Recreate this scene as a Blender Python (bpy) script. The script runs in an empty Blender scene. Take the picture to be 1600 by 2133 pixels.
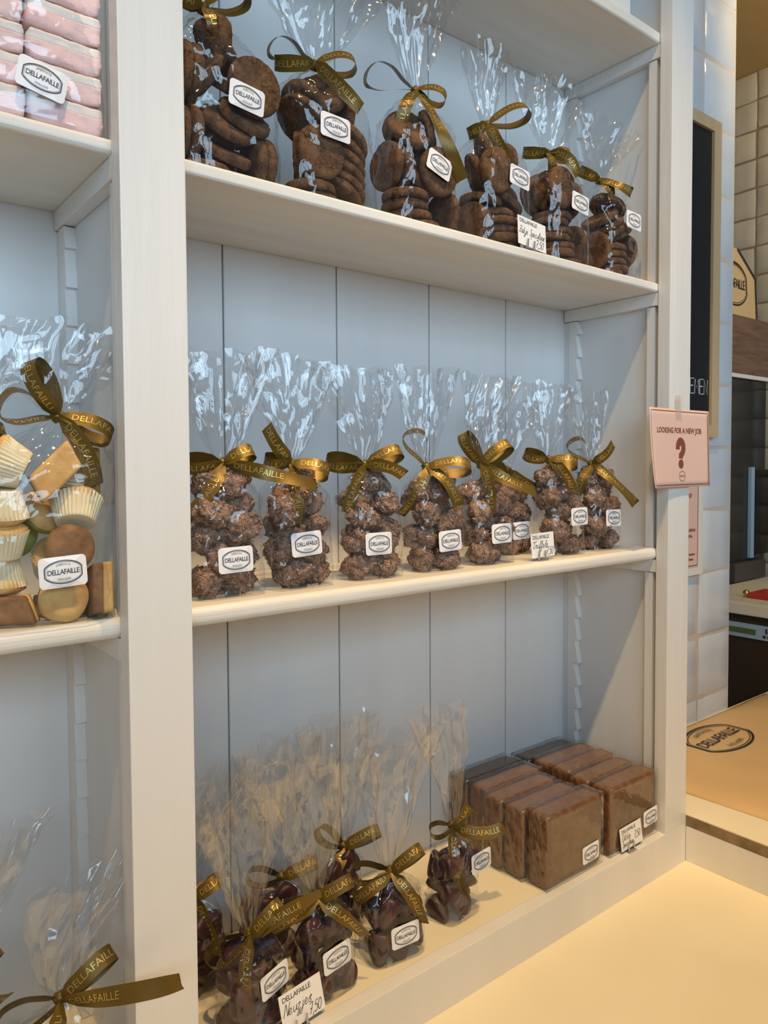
import bpy, bmesh, math, random
from mathutils import Vector, Matrix, Euler, noise
R = math.radians
SC = bpy.context.scene
COL = SC.collection

# ---------------------------------------------------------------- camera, light, exposure
cam_data = bpy.data.cameras.new('camera')
cam = bpy.data.objects.new('camera', cam_data)
COL.objects.link(cam)
SC.camera = cam
YAW, PITCH, ROLL = -.6687, -.0387, -.0056
_f = Vector((math.sin(-YAW)*math.cos(PITCH), math.cos(YAW)*math.cos(PITCH), math.sin(PITCH)))
_r = _f.cross(Vector((0, 0, 1))).normalized()
_u = _r.cross(_f)
_r2 = _r*math.cos(ROLL) + _u*math.sin(ROLL)
_u2 = -_r*math.sin(ROLL) + _u*math.cos(ROLL)
mw = Matrix((_r2, _u2, -_f)).transposed().to_4x4()
mw.translation = Vector((-.3333, -.7585, .1595))
cam.matrix_world = mw
cam_data.sensor_fit = 'VERTICAL'
cam_data.sensor_height = 36.0
cam_data.lens = 36.0*1549.84/2133
cam_data.shift_y = -(1066.5-1029.3)/2133
cam_data.clip_start = .02

world = bpy.data.worlds.new('world')
SC.world = world
world.use_nodes = True
bg = world.node_tree.nodes['Background']
bg.inputs[0].default_value = (.60, .66, .76, 1)
bg.inputs[1].default_value = .15

def area(name, loc, target, size, power, col):
    l = bpy.data.lights.new(name, 'AREA')
    l.shape = 'RECTANGLE'; l.size, l.size_y = size
    l.energy = power; l.color = col
    o = bpy.data.objects.new(name, l); COL.objects.link(o)
    o.location = loc
    o.rotation_euler = (Vector(target)-Vector(loc)).to_track_quat('-Z', 'Y').to_euler()
    return o

def spot(name, loc, target, power, col, ang=70, rad=.045, blend=.6):
    l = bpy.data.lights.new(name, 'SPOT')
    l.energy = power; l.color = col; l.spot_size = R(ang); l.spot_blend = blend
    l.shadow_soft_size = rad
    o = bpy.data.objects.new(name, l); COL.objects.link(o)
    o.location = loc
    o.rotation_euler = (Vector(target)-Vector(loc)).to_track_quat('-Z', 'Y').to_euler()
    return o

# the shop window behind and to the left of the camera (three panes), and a second one further right
DAY = (.55, .79, 1.0)
for i in range(4):
    area('window_daylight', (-3.3+i*1.35, -4.2, 1.35), (-.1+.25*i, .1, .3), (1.05, 2.3), 42, DAY)
# ceiling spots over the counter
WARM = (1.0, .66, .29)
spot('ceiling_spot', (-.4, -1.09, 2.76), (-.20, -.72, -.6), 215, WARM, 56, blend=.5)
spot('ceiling_spot', (.75, -1.09, 2.76), (.72, -.72, -.6), 205, WARM, 56, blend=.5)
spot('accent_spot', (-.9, -1.09, 2.76), (1.02, 0, .22), 120, WARM, 24, blend=.6)
spot('kitchen_spot', (1.9, -.3, 1.6), (2.4, .6, 1.2), 30, (1, .72, .38), 120)

SC.view_settings.view_transform = 'Standard'
SC.view_settings.look = 'None'
SC.view_settings.exposure = 0.0
SC.view_settings.gamma = 1.0
SC.view_settings.use_curve_mapping = False
SC.cycles.transparent_max_bounces = 28
SC.cycles.max_bounces = 7
SC.cycles.diffuse_bounces = 4
SC.cycles.glossy_bounces = 3
SC.cycles.adaptive_threshold = .03
SC.cycles.caustics_reflective = False
SC.cycles.sample_clamp_indirect = 4.0

# ---------------------------------------------------------------- materials
def new_mat(name):
    m = bpy.data.materials.new(name); m.use_nodes = True
    return m, m.node_tree.nodes, m.node_tree.links

def mat(name, col, rough=.5, metal=0, bump=0, bscale=60, col2=None, cscale=20, stretch=(1, 1, 1), spec=.5, sheen=0, lo=.35, hi=.65, detail=4, bdist=.002):
    m, n, l = new_mat(name)
    b = n['Principled BSDF']
    b.inputs['Roughness'].default_value = rough
    b.inputs['Metallic'].default_value = metal
    b.inputs['Specular IOR Level'].default_value = spec
    tc = n.new('ShaderNodeTexCoord')
    mp = n.new('ShaderNodeMapping'); mp.inputs['Scale'].default_value = stretch
    l.new(tc.outputs['Object'], mp.inputs['Vector'])
    if col2 is None:
        b.inputs['Base Color'].default_value = (*col, 1)
    else:
        t = n.new('ShaderNodeTexNoise'); t.inputs['Scale'].default_value = cscale; t.inputs['Detail'].default_value = detail
        r = n.new('ShaderNodeValToRGB')
        r.color_ramp.elements[0].position = lo; r.color_ramp.elements[0].color = (*col, 1)
        r.color_ramp.elements[1].position = hi; r.color_ramp.elements[1].color = (*col2, 1)
        l.new(mp.outputs[0], t.inputs['Vector']); l.new(t.outputs['Fac'], r.inputs['Fac'])
        l.new(r.outputs['Color'], b.inputs['Base Color'])
    if bump:
        t2 = n.new('ShaderNodeTexNoise'); t2.inputs['Scale'].default_value = bscale; t2.inputs['Detail'].default_value = 6
        bp = n.new('ShaderNodeBump'); bp.inputs['Strength'].default_value = bump; bp.inputs['Distance'].default_value = bdist
        l.new(mp.outputs[0], t2.inputs['Vector']); l.new(t2.outputs['Fac'], bp.inputs['Height'])
        l.new(bp.outputs['Normal'], b.inputs['Normal'])
    return m

M = {}
M['paint'] = mat('white_paint_upright', (.72, .71, .69), .42, bump=.35, bscale=90, col2=(.76, .75, .73), cscale=14, stretch=(1, 1, .08))
M['paint_h'] = mat('white_paint_shelf', (.72, .69, .63), .4, bump=.4, bscale=80, col2=(.78, .76, .71), cscale=30, stretch=(.1, 1, 1))
M['paint_panel'] = mat('white_paint_panel', (.68, .685, .69), .5, bump=.25, bscale=70, col2=(.72, .725, .72), cscale=10, stretch=(1, 1, .1))
M['dark_gap'] = mat('panel_groove', (.16, .15, .14), .9)
M['counter'] = mat('cream_counter_paint', (.79, .71, .53), .38, bump=.12, bscale=25, col2=(.82, .75, .57), cscale=5)
M['tile'] = mat('glazed_white_tile', (.62, .67, .72), .16, bump=.5, bscale=14, col2=(.70, .74, .77), cscale=6)
M['grout'] = mat('grout', (.60, .52, .44), .9)
M['tile2'] = mat('kitchen_tile', (.42, .38, .29), .3, bump=.3, bscale=14, col2=(.48, .43, .32), cscale=6)
M['grout2'] = mat('kitchen_grout', (.20, .15, .09), .9)
M['soffit'] = mat('ochre_ceiling_paint', (.60, .42, .18), .7, col2=(.66, .46, .2), cscale=3)
M['black_board'] = mat('chalkboard', (.012, .011, .010), .55)
M['chalk'] = mat('white_chalk', (.8, .82, .85), .8)
M['light_wood'] = mat('light_wood', (.60, .40, .21), .55, bump=.2, col2=(.68, .47, .26), cscale=14, stretch=(1, 1, .1))
M['dark_wood'] = mat('dark_wood', (.14, .075, .045), .45, bump=.2, col2=(.22, .125, .08), cscale=40, stretch=(.2, .2, 1.6))
M['ply_edge'] = mat('worn_plywood_edge', (.13, .09, .05), .7, bump=.6, bscale=90, col2=(.28, .19, .11), cscale=26)
M['kraft'] = mat('kraft_paper', (.60, .41, .20), .6, bump=.35, bscale=9, col2=(.66, .46, .23), cscale=5)
M['ink'] = mat('black_ink', (.02, .02, .025), .5)
M['ink_soft'] = mat('grey_print', (.16, .16, .17), .5)
M['pink_paper'] = mat('pink_paper', (.78, .53, .44), .55)
M['brown_ink'] = mat('brown_ink', (.22, .07, .04), .55)
M['white_card'] = mat('white_card', (.85, .85, .85), .45)
M['white_frame'] = mat('white_frame', (.80, .78, .72), .4)
M['sticker'] = mat('glossy_label', (.84, .84, .87), .25)
M['tape'] = mat('yellowed_tape', (.74, .64, .50), .3)
M['tape'].node_tree.nodes['Principled BSDF'].inputs['Alpha'].default_value = .30
M['steel'] = mat('dark_steel', (.10, .09, .075), .18, metal=.7, col2=(.05, .055, .06), cscale=4)
M['black'] = mat('black_glass', (.004, .004, .004), .3)
M['grey_metal'] = mat('grey_metal', (.10, .09, .08), .5, metal=.3)
M['appliance'] = mat('brown_appliance', (.045, .026, .012), .4)
M['blue_strip'] = mat('pale_blue_strip', (.36, .50, .62), .4)
M['green_lcd'] = mat('green_display', (.10, .16, .03), .3)
M['red'] = mat('red_plastic', (.5, .03, .02), .35)
M['brass'] = mat('brass', (.6, .42, .15), .3, metal=1)
M['clip'] = mat('clear_clip', (.5, .5, .5), .12, metal=.6)
def biscuit():
    m, n, l = new_mat('spiced_biscuit')
    b = n['Principled BSDF']; b.inputs['Roughness'].default_value = .8; b.inputs['Specular IOR Level'].default_value = .25
    tc = n.new('ShaderNodeTexCoord')
    def N(scale, det, rough=.6):
        t = n.new('ShaderNodeTexNoise'); t.inputs['Scale'].default_value = scale; t.inputs['Detail'].default_value = det; t.inputs['Roughness'].default_value = rough
        l.new(tc.outputs['Object'], t.inputs['Vector']); return t
    a = N(70, 6); g = N(420, 4, .7); c = N(85, 3)
    r = n.new('ShaderNodeValToRGB')
    for e_, (p, col) in zip(r.color_ramp.elements, ((.32, (.085, .038, .016, 1)), (.66, (.225, .115, .055, 1)))): e_.position = p; e_.color = col
    l.new(a.outputs['Fac'], r.inputs['Fac'])
    # fine cracks where the noise crosses its middle value
    s = n.new('ShaderNodeMath'); s.operation = 'SUBTRACT'; s.inputs[1].default_value = .5; l.new(c.outputs['Fac'], s.inputs[0])
    ab = n.new('ShaderNodeMath'); ab.operation = 'ABSOLUTE'; l.new(s.outputs[0], ab.inputs[0])
    cr = n.new('ShaderNodeMapRange'); cr.inputs['From Min'].default_value = 0; cr.inputs['From Max'].default_value = .018; l.new(ab.outputs[0], cr.inputs['Value'])
    mask = N(30, 2)
    mk = n.new('ShaderNodeMapRange'); mk.inputs['From Min'].default_value = .50; mk.inputs['From Max'].default_value = .56; l.new(mask.outputs['Fac'], mk.inputs['Value'])
    mxx = n.new('ShaderNodeMath'); mxx.operation = 'MAXIMUM'; l.new(cr.outputs[0], mxx.inputs[0]); l.new(mk.outputs[0], mxx.inputs[1])
    mu = n.new('ShaderNodeMix'); mu.data_type = 'RGBA'; mu.blend_type = 'MULTIPLY'; mu.inputs['Factor'].default_value = 1
    g2 = n.new('ShaderNodeMapRange'); g2.inputs['To Min'].default_value = .35; l.new(mxx.outputs[0], g2.inputs['Value'])
    l.new(r.outputs['Color'], mu.inputs['A']); l.new(g2.outputs[0], mu.inputs['B']); l.new(mu.outputs['Result'], b.inputs['Base Color'])
    b1 = n.new('ShaderNodeBump'); b1.inputs['Strength'].default_value = .9; b1.inputs['Distance'].default_value = .0022; l.new(g.outputs['Fac'], b1.inputs['Height'])
    b2 = n.new('ShaderNodeBump'); b2.inputs['Strength'].default_value = .9; b2.inputs['Distance'].default_value = .0012; l.new(mxx.outputs[0], b2.inputs['Height']); l.new(b1.outputs[0], b2.inputs['Normal'])
    b3 = n.new('ShaderNodeBump'); b3.inputs['Strength'].default_value = .8; b3.inputs['Distance'].default_value = .004; l.new(a.outputs['Fac'], b3.inputs['Height']); l.new(b2.outputs[0], b3.inputs['Normal'])
    l.new(b3.outputs[0], b.inputs['Normal'])
    return m
M['speculaas'] = biscuit()
M['cookie_dark'] = mat('cookie_edge', (.14, .06, .022), .75, bump=.8, bscale=150, spec=.25)
M['block'] = mat('speculaas_block', (.145, .076, .038), .75, bump=.8, bscale=260, col2=(.20, .11, .058), bdist=.003, cscale=60, spec=.25)
M['block_edge'] = mat('speculaas_crust', (.11, .042, .015), .75, bump=1, bscale=140, col2=(.22, .10, .042), cscale=90, spec=.25)
M['truffle'] = mat('truffle_chocolate', (.10, .055, .036), .6, bump=.9, bscale=190, col2=(.34, .21, .15), cscale=150, spec=.3)
M['flake'] = mat('chocolate_flake', (.24, .145, .10), .6, col2=(.44, .29, .21), cscale=120, spec=.3)
M['nose'] = mat('dark_purple_candy', (.030, .010, .014), .42, bump=.5, bscale=90, col2=(.070, .020, .022), cscale=40)
M['cup'] = mat('cream_baking_cup', (.80, .69, .46), .6)
M['cake'] = mat('golden_cake', (.60, .31, .09), .7, bump=.5, bscale=110, col2=(.74, .46, .16), cscale=50)
M['cake_dark'] = mat('burnt_cake', (.16, .07, .025), .7, bump=.5, bscale=110, col2=(.34, .17, .06), cscale=50)
M['green_cake'] = mat('green_cake', (.24, .31, .03), .7, bump=.5, bscale=110, col2=(.36, .42, .07), cscale=50)
M['mallow_pink'] = mat('pink_marshmallow', (.86, .55, .54), .85, bump=.7, bscale=110, col2=(.90, .64, .62), cscale=40)
M['mallow_white'] = mat('white_marshmallow', (.84, .80, .76), .85, bump=.7, bscale=110, col2=(.80, .74, .70), cscale=40)
M['gold_ink'] = mat('gold_lettering', (.62, .45, .16), .3, metal=.6)

def satin():
    m, n, l = new_mat('olive_gold_satin')
    b = n['Principled BSDF']
    b.inputs['Base Color'].default_value = (.15, .092, .012, 1)
    b.inputs['Roughness'].default_value = .38
    b.inputs['Metallic'].default_value = .35
    b.inputs['Anisotropic'].default_value = .5
    w = n.new('ShaderNodeTexNoise'); w.inputs['Scale'].default_value = 700
    bp = n.new('ShaderNodeBump'); bp.inputs['Strength'].default_value = .12; bp.inputs['Distance'].default_value = .0006
    tc = n.new('ShaderNodeTexCoord')
    l.new(tc.outputs['Object'], w.inputs['Vector']); l.new(w.outputs['Fac'], bp.inputs['Height']); l.new(bp.outputs[0], b.inputs['Normal'])
    return m
M['satin'] = satin()

def film(name, haze, tint, crinkle=.5, scale=38, refl=.08):
    """clear cellophane: see-through, sharp reflections, a trace of milky haze"""
    m, n, l = new_mat(name)
    for x in list(n):
        if x.type == 'BSDF_PRINCIPLED': n.remove(x)
    out = [x for x in n if x.type == 'OUTPUT_MATERIAL'][0]
    tr = n.new('ShaderNodeBsdfTransparent'); tr.inputs[0].default_value = (*tint, 1)
    gl = n.new('ShaderNodeBsdfGlossy'); gl.inputs['Roughness'].default_value = .06
    gl.inputs['Color'].default_value = (1, 1, 1, 1)
    df = n.new('ShaderNodeBsdfTranslucent'); df.inputs[0].default_value = (.8, .8, .8, 1)
    d2 = n.new('ShaderNodeBsdfDiffuse'); d2.inputs[0].default_value = (.8, .8, .8, 1)
    dd = n.new('ShaderNodeMixShader'); dd.inputs[0].default_value = .6
    l.new(df.outputs[0], dd.inputs[1]); l.new(d2.outputs[0], dd.inputs[2])
    a = n.new('ShaderNodeMixShader'); a.inputs[0].default_value = haze
    l.new(tr.outputs[0], a.inputs[1]); l.new(dd.outputs[0], a.inputs[2])
    fr = n.new('ShaderNodeLayerWeight'); fr.inputs['Blend'].default_value = .5
    pw = n.new('ShaderNodeMath'); pw.operation = 'POWER'; pw.inputs[1].default_value = 3.6
    mm = n.new('ShaderNodeMath'); mm.operation = 'MULTIPLY_ADD'; mm.inputs[1].default_value = .55; mm.inputs[2].default_value = refl
    mm.use_clamp = True
    geo = n.new('ShaderNodeNewGeometry')
    tc = n.new('ShaderNodeTexCoord')
    vo = n.new('ShaderNodeTexVoronoi'); vo.feature = 'DISTANCE_TO_EDGE'; vo.inputs['Scale'].default_value = scale
    ns = n.new('ShaderNodeTexNoise'); ns.inputs['Scale'].default_value = 22; ns.inputs['Detail'].default_value = 2
    mx = n.new('ShaderNodeVectorMath'); mx.operation = 'MULTIPLY_ADD'; mx.inputs[1].default_value = (.06, .06, .06)
    l.new(tc.outputs['Object'], ns.inputs['Vector'])
    l.new(ns.outputs['Color'], mx.inputs[0]); l.new(tc.outputs['Object'], mx.inputs[2])
    l.new(mx.outputs[0], vo.inputs['Vector'])
    bp = n.new('ShaderNodeBump'); bp.inputs['Strength'].default_value = crinkle; bp.inputs['Distance'].default_value = .003
    l.new(vo.outputs['Distance'], bp.inputs['Height'])
    l.new(bp.outputs['Normal'], gl.inputs['Normal'])
    l.new(bp.outputs['Normal'], fr.inputs['Normal'])
    l.new(fr.outputs['Facing'], pw.inputs[0]); l.new(pw.outputs[0], mm.inputs[0])
    b = n.new('ShaderNodeMixShader')
    l.new(mm.outputs[0], b.inputs[0]); l.new(a.outputs[0], b.inputs[1]); l.new(gl.outputs[0], b.inputs[2])
    l.new(b.outputs[0], out.inputs[0])
    return m
M['film_body'] = film('cellophane_body', .006, (.985, .985, .985), .45, 17, .062)
M['film_top'] = film('cellophane_gathered_top', .006, (.985, .985, .985), .25, 16, .085)
M['film_wrap'] = film('cellophane_wrap', .02, (.98, .98, .97), .3, 20)

# ---------------------------------------------------------------- helpers
def link(name, me, mats, parent=None, smooth=False):
    o = bpy.data.objects.new(name, me); COL.objects.link(o)
    if not isinstance(mats, (list, tuple)): mats = [mats]
    if not me.materials:
        for m in mats: me.materials.append(m)
    if smooth:
        for p in me.polygons: p.use_smooth = True
    if parent: o.parent = parent
    return o

def pydata(name, v, f, mats, parent=None, smooth=False, idx=None):
    me = bpy.data.meshes.new(name); me.from_pydata([tuple(p) for p in v], [], f)
    me.update()
    o = link(name, me, mats, parent, smooth)
    if idx:
        for p, i in zip(me.polygons, idx): p.material_index = i
    return o

def tag(o, label=None, cat=None, group=None, kind=None):
    if label: o['label'] = label
    if cat: o['category'] = cat
    if group: o['group'] = group
    if kind: o['kind'] = kind
    return o

def empty(name, loc, rz=0):
    o = bpy.data.objects.new(name, None); COL.objects.link(o)
    o.location = loc; o.rotation_euler = (0, 0, rz); o.empty_display_size = .03
    return o

def bbox_bm(bm, x0, x1, y0, y1, z0, z1, bev=.002, seg=2):
    r = bmesh.ops.create_cube(bm, size=1)
    vs = r['verts']
    for v in vs:
        v.co = Vector((x0+(v.co.x+.5)*(x1-x0), y0+(v.co.y+.5)*(y1-y0), z0+(v.co.z+.5)*(z1-z0)))
    if bev:
        es = set(e for v in vs for e in v.link_edges)
        bmesh.ops.bevel(bm, geom=list(es), offset=bev, segments=seg, profile=.7, affect='EDGES')

def boxes(name, lst, m, parent=None, bev=.002, seg=2):
    bm = bmesh.new()
    for b in lst: bbox_bm(bm, *b, bev=bev, seg=seg)
    me = bpy.data.meshes.new(name); bm.to_mesh(me); bm.free()
    return link(name, me, m, parent)

# ---- lettering
_tc = {}
def text2d(s, size, align='CENTER', shear=0, spacing=1.0, bold=0.0):
    """flat text as (verts, faces), centred on the origin, letter height about size*.73"""
    k = (s, size, align, shear, spacing, bold)
    if k in _tc: return _tc[k]
    cu = bpy.data.curves.new('txt', 'FONT'); cu.body = s; cu.size = size; cu.align_x = align; cu.align_y = 'CENTER'
    cu.shear = shear; cu.space_character = spacing; cu.resolution_u = 2; cu.offset = bold
    o = bpy.data.objects.new('txt', cu); COL.objects.link(o)
    dg = bpy.context.evaluated_depsgraph_get(); dg.update()
    me = bpy.data.meshes.new_from_object(o.evaluated_get(dg))
    v = [(p.co.x, p.co.y) for p in me.vertices]; f = [tuple(p.vertices) for p in me.polygons]
    bpy.data.objects.remove(o); bpy.data.curves.remove(cu); bpy.data.meshes.remove(me)
    _tc[k] = (v, f)
    return v, f

class Flat:
    """collects 2D print (text, strokes, outlines) and maps it onto a surface"""
    def __init__(self): self.v = []; self.f = []
    def add(self, v, f, dx=0, dy=0, sx=1, sy=1):
        n = len(self.v); self.v += [(x*sx+dx, y*sy+dy) for x, y in v]; self.f += [tuple(i+n for i in q) for q in f]
    def stroke(self, pts, w, closed=False):
        n = len(self.v); m = len(pts)
        for i, p in enumerate(pts):
            a = pts[(i-1) % m] if (closed or i) else p; b = pts[(i+1) % m] if (closed or i < m-1) else p
            tx, ty = b[0]-a[0], b[1]-a[1]; L = math.hypot(tx, ty) or 1
            self.v += [(p[0]-ty/L*w/2, p[1]+tx/L*w/2), (p[0]+ty/L*w/2, p[1]-tx/L*w/2)]
        for i in range(m if closed else m-1):
            j = (i+1) % m
            self.f.append((n+2*i+1, n+2*j+1, n+2*j, n+2*i))
    def arc_text(self, s, size, rx, ry, cy, top=True, span=1.9):
        v, f = text2d(s, size); n = len(self.v)
        w = max(x for x, y in v)-min(x for x, y in v)
        for x, y in v:
            t = x/w*span/2*2/2
            if top: a = math.pi/2-t; rr = 1
            else: a = -math.pi/2+t; rr = 1
            px, py = rx*math.cos(a), cy+ry*math.sin(a)
            nx, ny = math.cos(a)*ry, math.sin(a)*rx; L = math.hypot(nx, ny)
            s_ = 1 if top else -1
            self.v.append((px+s_*nx/L*y, py+s_*ny/L*y))
        self.f += [tuple(i+n for i in q) for q in f]
    def build(self, name, m, parent, off=.0004, fn=None):
        """plane is local xz, facing -y"""
        fn = fn or (lambda x, y: (x, -off, y))
        return pydata(name, [fn(x, y) for x, y in self.v], self.f, m, parent)

def logo(flat, w, thin=False, text=True, small=True, lines=('ANTWERPEN 03 257 37 08', 'SCHOTEN 03 658 45 86')):
    """pointed oval with clipped ends, double outline, the shop name across"""
    def outline(a, b, cut):
        pts = []
        n = 16
        t0 = math.acos(min(1, cut/a))
        for i in range(n+1):
            t = t0+(math.pi-2*t0)*i/n; pts.append((a*math.cos(t), b*math.sin(t)))
        return pts+[(-x, -y) for x, y in pts]
    s = w/2
    flat.stroke(outline(s*1.06, s*.62, s*.97), w*.026, True)
    flat.stroke(outline(s*.99, s*.555, s*.90), w*.009, True)
    if text:
        v, f = text2d('DELLAFAILLE', w*.175, spacing=.86, bold=w*.0008)
        tw = max(x for x, y in v)-min(x for x, y in v)
        flat.add(v, f, sx=w*.83/tw, sy=1.12)
    if small:
        flat.arc_text(lines[0], w*.082, s*.74, s*.41, 0, True, 2.15)
        flat.arc_text(lines[1], w*.082, s*.74, s*.41, 0, False, 1.85)

def rounded_rect(w, h, r, n=5):
    pts = []
    for cx, cy, a0 in ((w/2-r, h/2-r, 0), (-w/2+r, h/2-r, 90), (-w/2+r, -h/2+r, 180), (w/2-r, -h/2+r, 270)):
        for i in range(n+1):
            a = R(a0+90*i/n); pts.append((cx+r*math.cos(a), cy+r*math.sin(a)))
    return pts

_stick = {}
def sticker(parent, loc, rz=0, tilt=0, lean=0, w=.046, h=.031, curl=.6):
    """white label with the printed oval; lettering is a sub-part"""
    def bend(x, y): return curl*(x*x*6+y*y*2)
    if 'm' not in _stick:
        pts = rounded_rect(w, h, .0045); n = len(pts)
        ring = [(x*k, y*k) for k in (1, .66, .33) for x, y in pts]
        v = [(x, bend(x, y), y) for x, y in ring]+[(0, 0, 0)]
        f = []
        for k in range(2):
            for i in range(n):
                j = (i+1) % n; f.append((k*n+i, k*n+j, (k+1)*n+j, (k+1)*n+i))
        for i in range(n): f.append((2*n+i, 2*n+(i+1) % n, 3*n))
        me = bpy.data.meshes.new('sticker'); me.from_pydata(v, [], [tuple(reversed(q)) for q in f]); me.update()
        me.materials.append(M['sticker'])
        fl = Flat(); logo(fl, w*.80)
        me2 = bpy.data.meshes.new('lettering'); me2.from_pydata([(x, bend(x, y)-.0003, y) for x, y in fl.v], [], fl.f); me2.update()
        me2.materials.append(M['ink'])
        _stick['m'] = (me, me2)
    me, me2 = _stick['m']
    o = bpy.data.objects.new('sticker', me); COL.objects.link(o); o.parent = parent
    o.location = loc; o.rotation_euler = Euler((lean, tilt, rz), 'XYZ')
    o['label'] = 'white oval-logo label stuck on the film'
    p = bpy.data.objects.new('lettering', me2); COL.objects.link(p); p.parent = o
    return o

# ---- handwriting: each glyph is a list of strokes in a unit box (baseline 0, x-height .5)
G = {
 'Z': [[(0, .9), (.3, 1), (.5, .9), (.25, .5), (0, .05), (.2, .1), (.5, 0)], [(.1, .5), (.45, .55)]],
 'T': [[(-.05, .70), (.05, .92), (.35, .90), (.75, 1.0)], [(.38, .92), (.22, .5), (.16, .1), (.30, 0), (.45, .12)]],
 'N': [[(0, 0), (.1, .6), (.2, 1), (.35, .4), (.45, 0), (.55, .6), (.65, 1.05)]],
 'D': [[(.1, 0), (.15, .95)], [(0, .9), (.4, .95), (.6, .6), (.45, .1), (.05, 0)]],
 'S': [[(.5, .9), (.3, 1), (.15, .8), (.3, .55), (.4, .3), (.25, 0), (0, .1)]],
 'a': [[(.4, .45), (.2, .5), (.05, .25), (.15, 0), (.35, .15), (.42, .48), (.4, .1), (.55, .05)]],
 'k': [[(.05, 0), (.15, .6), (.25, 1)], [(.4, .5), (.12, .25), (.4, 0), (.5, .05)]],
 'j': [[(.2, .5), (.15, -.2), (-.05, -.5), (-.1, -.3), (.3, .1)], [(.22, .7), (.24, .74)]],
 'e': [[(.02, .2), (.3, .3), (.28, .48), (.1, .45), (.03, .15), (.2, 0), (.42, .12)]],
 'p': [[(.1, .5), (.0, -.5)], [(.08, .35), (.3, .5), (.38, .25), (.2, 0), (.05, .1)], [(.3, .05), (.45, .1)]],
 'c': [[(.35, .42), (.2, .5), (.05, .25), (.15, 0), (.4, .1)]],
 'u': [[(.05, .5), (.03, .15), (.15, 0), (.35, .2), (.42, .5), (.4, .1), (.52, .05)]],
 'l': [[(.0, .1), (.25, .7), (.25, 1), (.12, .8), (.1, .1), (.25, 0)]],
 's': [[(-.05, .12), (.12, .42), (.26, .52), (.30, .42), (.14, .36), (.16, .24), (.26, .10), (.16, -.02), (.0, .04)]],
 'r': [[(0, .1), (.1, .5), (.15, .42), (.3, .45), (.25, .1), (.38, .05)]],
 'f': [[(.0, .1), (.28, .7), (.3, 1), (.18, .85), (.1, 0), (-.02, -.5), (.1, -.4), (.15, 0), (.35, .1)]],
 'z': [[(0, .45), (.3, .48), (.05, .05), (.2, -.1), (.15, -.45), (-.05, -.4), (.35, .05)]],
 'i': [[(0, .1), (.12, .5), (.1, .1), (.25, .05)], [(.16, .7), (.18, .74)]],
 'g': [[(.35, .45), (.15, .5), (.05, .2), (.2, .05), (.35, .45), (.3, -.3), (.1, -.5), (.05, -.3), (.45, .05)]],
 '7': [[(0, .95), (.45, 1), (.15, 0)], [(.1, .5), (.4, .52)]],
 ',': [[(.1, .1), (.02, -.2)]],
 '5': [[(.45, 1), (.15, .95), (.08, .6), (.35, .6), (.4, .2), (.2, 0), (0, .1)]],
 '0': [[(.25, 1), (.05, .7), (.05, .2), (.25, 0), (.42, .3), (.42, .8), (.25, 1)]],
}
ADV = {'j': .34, 'l': .28, 'i': .26, ',': .2, 'f': .34, 's': .36, 'r': .36, 'z': .38}
def smooth_pts(p, k=4):
    out = []
    for i in range(len(p)-1):
        p0 = p[max(i-1, 0)]; p1 = p[i]; p2 = p[i+1]; p3 = p[min(i+2, len(p)-1)]
        for j in range(k):
            t = j/k
            out.append(tuple(.5*((2*p1[a])+(-p0[a]+p2[a])*t+(2*p0[a]-5*p1[a]+4*p2[a]-p3[a])*t*t+(-p0[a]+3*p1[a]-3*p2[a]+p3[a])*t**3) for a in range(len(p1))))
    out.append(tuple(p[-1]))
    return out
def handwrite(flat, s, x, y, h, w=.0006, shear=.25, sx=1.0):
    for c in s:
        if c == ' ': x += h*.35; continue
        for st in G[c]:
            pts = smooth_pts(st)
            flat.stroke([(x+(px*sx+py*shear)*h, y+py*h) for px, py in pts], w)
        x += h*(ADV.get(c, .5)+.03)*sx
    return x

def price_card(loc, rz, words, lean=.12, w=.062, h=.044, label='', roll=0, stacked=False):
    e = empty('price_card', loc, rz)
    e.rotation_euler = Euler((0, roll, rz))
    tag(e, label, 'price card', 'handwritten price cards')
    c = boxes('card', [(-w/2, w/2, 0, .0008, 0, h)], M['white_card'], e, bev=0)
    c.rotation_euler = (-lean, 0, 0); c.location = (0, 0, .006)
    fl = Flat()
    v, f = text2d('DELLAFAILLE', .0085, 'LEFT', spacing=.88)
    fl.add(v, f, -w/2+.004, h-.007)
    if stacked:
        handwrite(fl, words[0], -w/2+.004, h*.44, .0110, .0008, sx=1.0)
        handwrite(fl, words[1], -w/2+.003, h*.16, .0095, .0008, sx=.80)
        handwrite(fl, '7,50', w*.12, h*.30, .0120, .0009, sx=.85)
    else:
        handwrite(fl, words[0], -w/2+.003, h*(.41 if h > .042 else .38), *((.0135 if h > .042 else .0118, .0008) if len(words[0]) < 9 else (.0112, .0008)), sx=.98 if len(words[0]) < 9 else .76)
        handwrite(fl, '7,50', w*.11, h*.07, .0125, .0009, sx=.85)
    t = fl.build('lettering', M['ink'], c, off=.0003)
    # clip: two small prongs on a foot
    bm = bmesh.new()
    bbox_bm(bm, -.019, .005, -.007, .0065, 0, .0015, bev=.0005)
    for sx in (-.015, .001):
        bbox_bm(bm, sx-.0014, sx+.0014, -.0035, -.0018, .001, .017, bev=.0004)
        bbox_bm(bm, sx-.0014, sx+.0014, .003, .0045, .001, .012, bev=.0004)
    me = bpy.data.meshes.new('clip'); bm.to_mesh(me); bm.free()
    link('clip', me, M['clip'], e)
    return e
# ================================================================ the setting
W = .9423            # clear width of the bay between the two posts
BACK = .2453
PT = .0249           # post thickness
PL = .0697; PRX = 1.0144
Z1, Z1T = .4813, .4976
Z2, Z2T = -.0222, 0.0
ZR, ZC = -.5435, -.618
Z0, Z0T = .937, .957
XL = -1.25
TOP = 1.45

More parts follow.
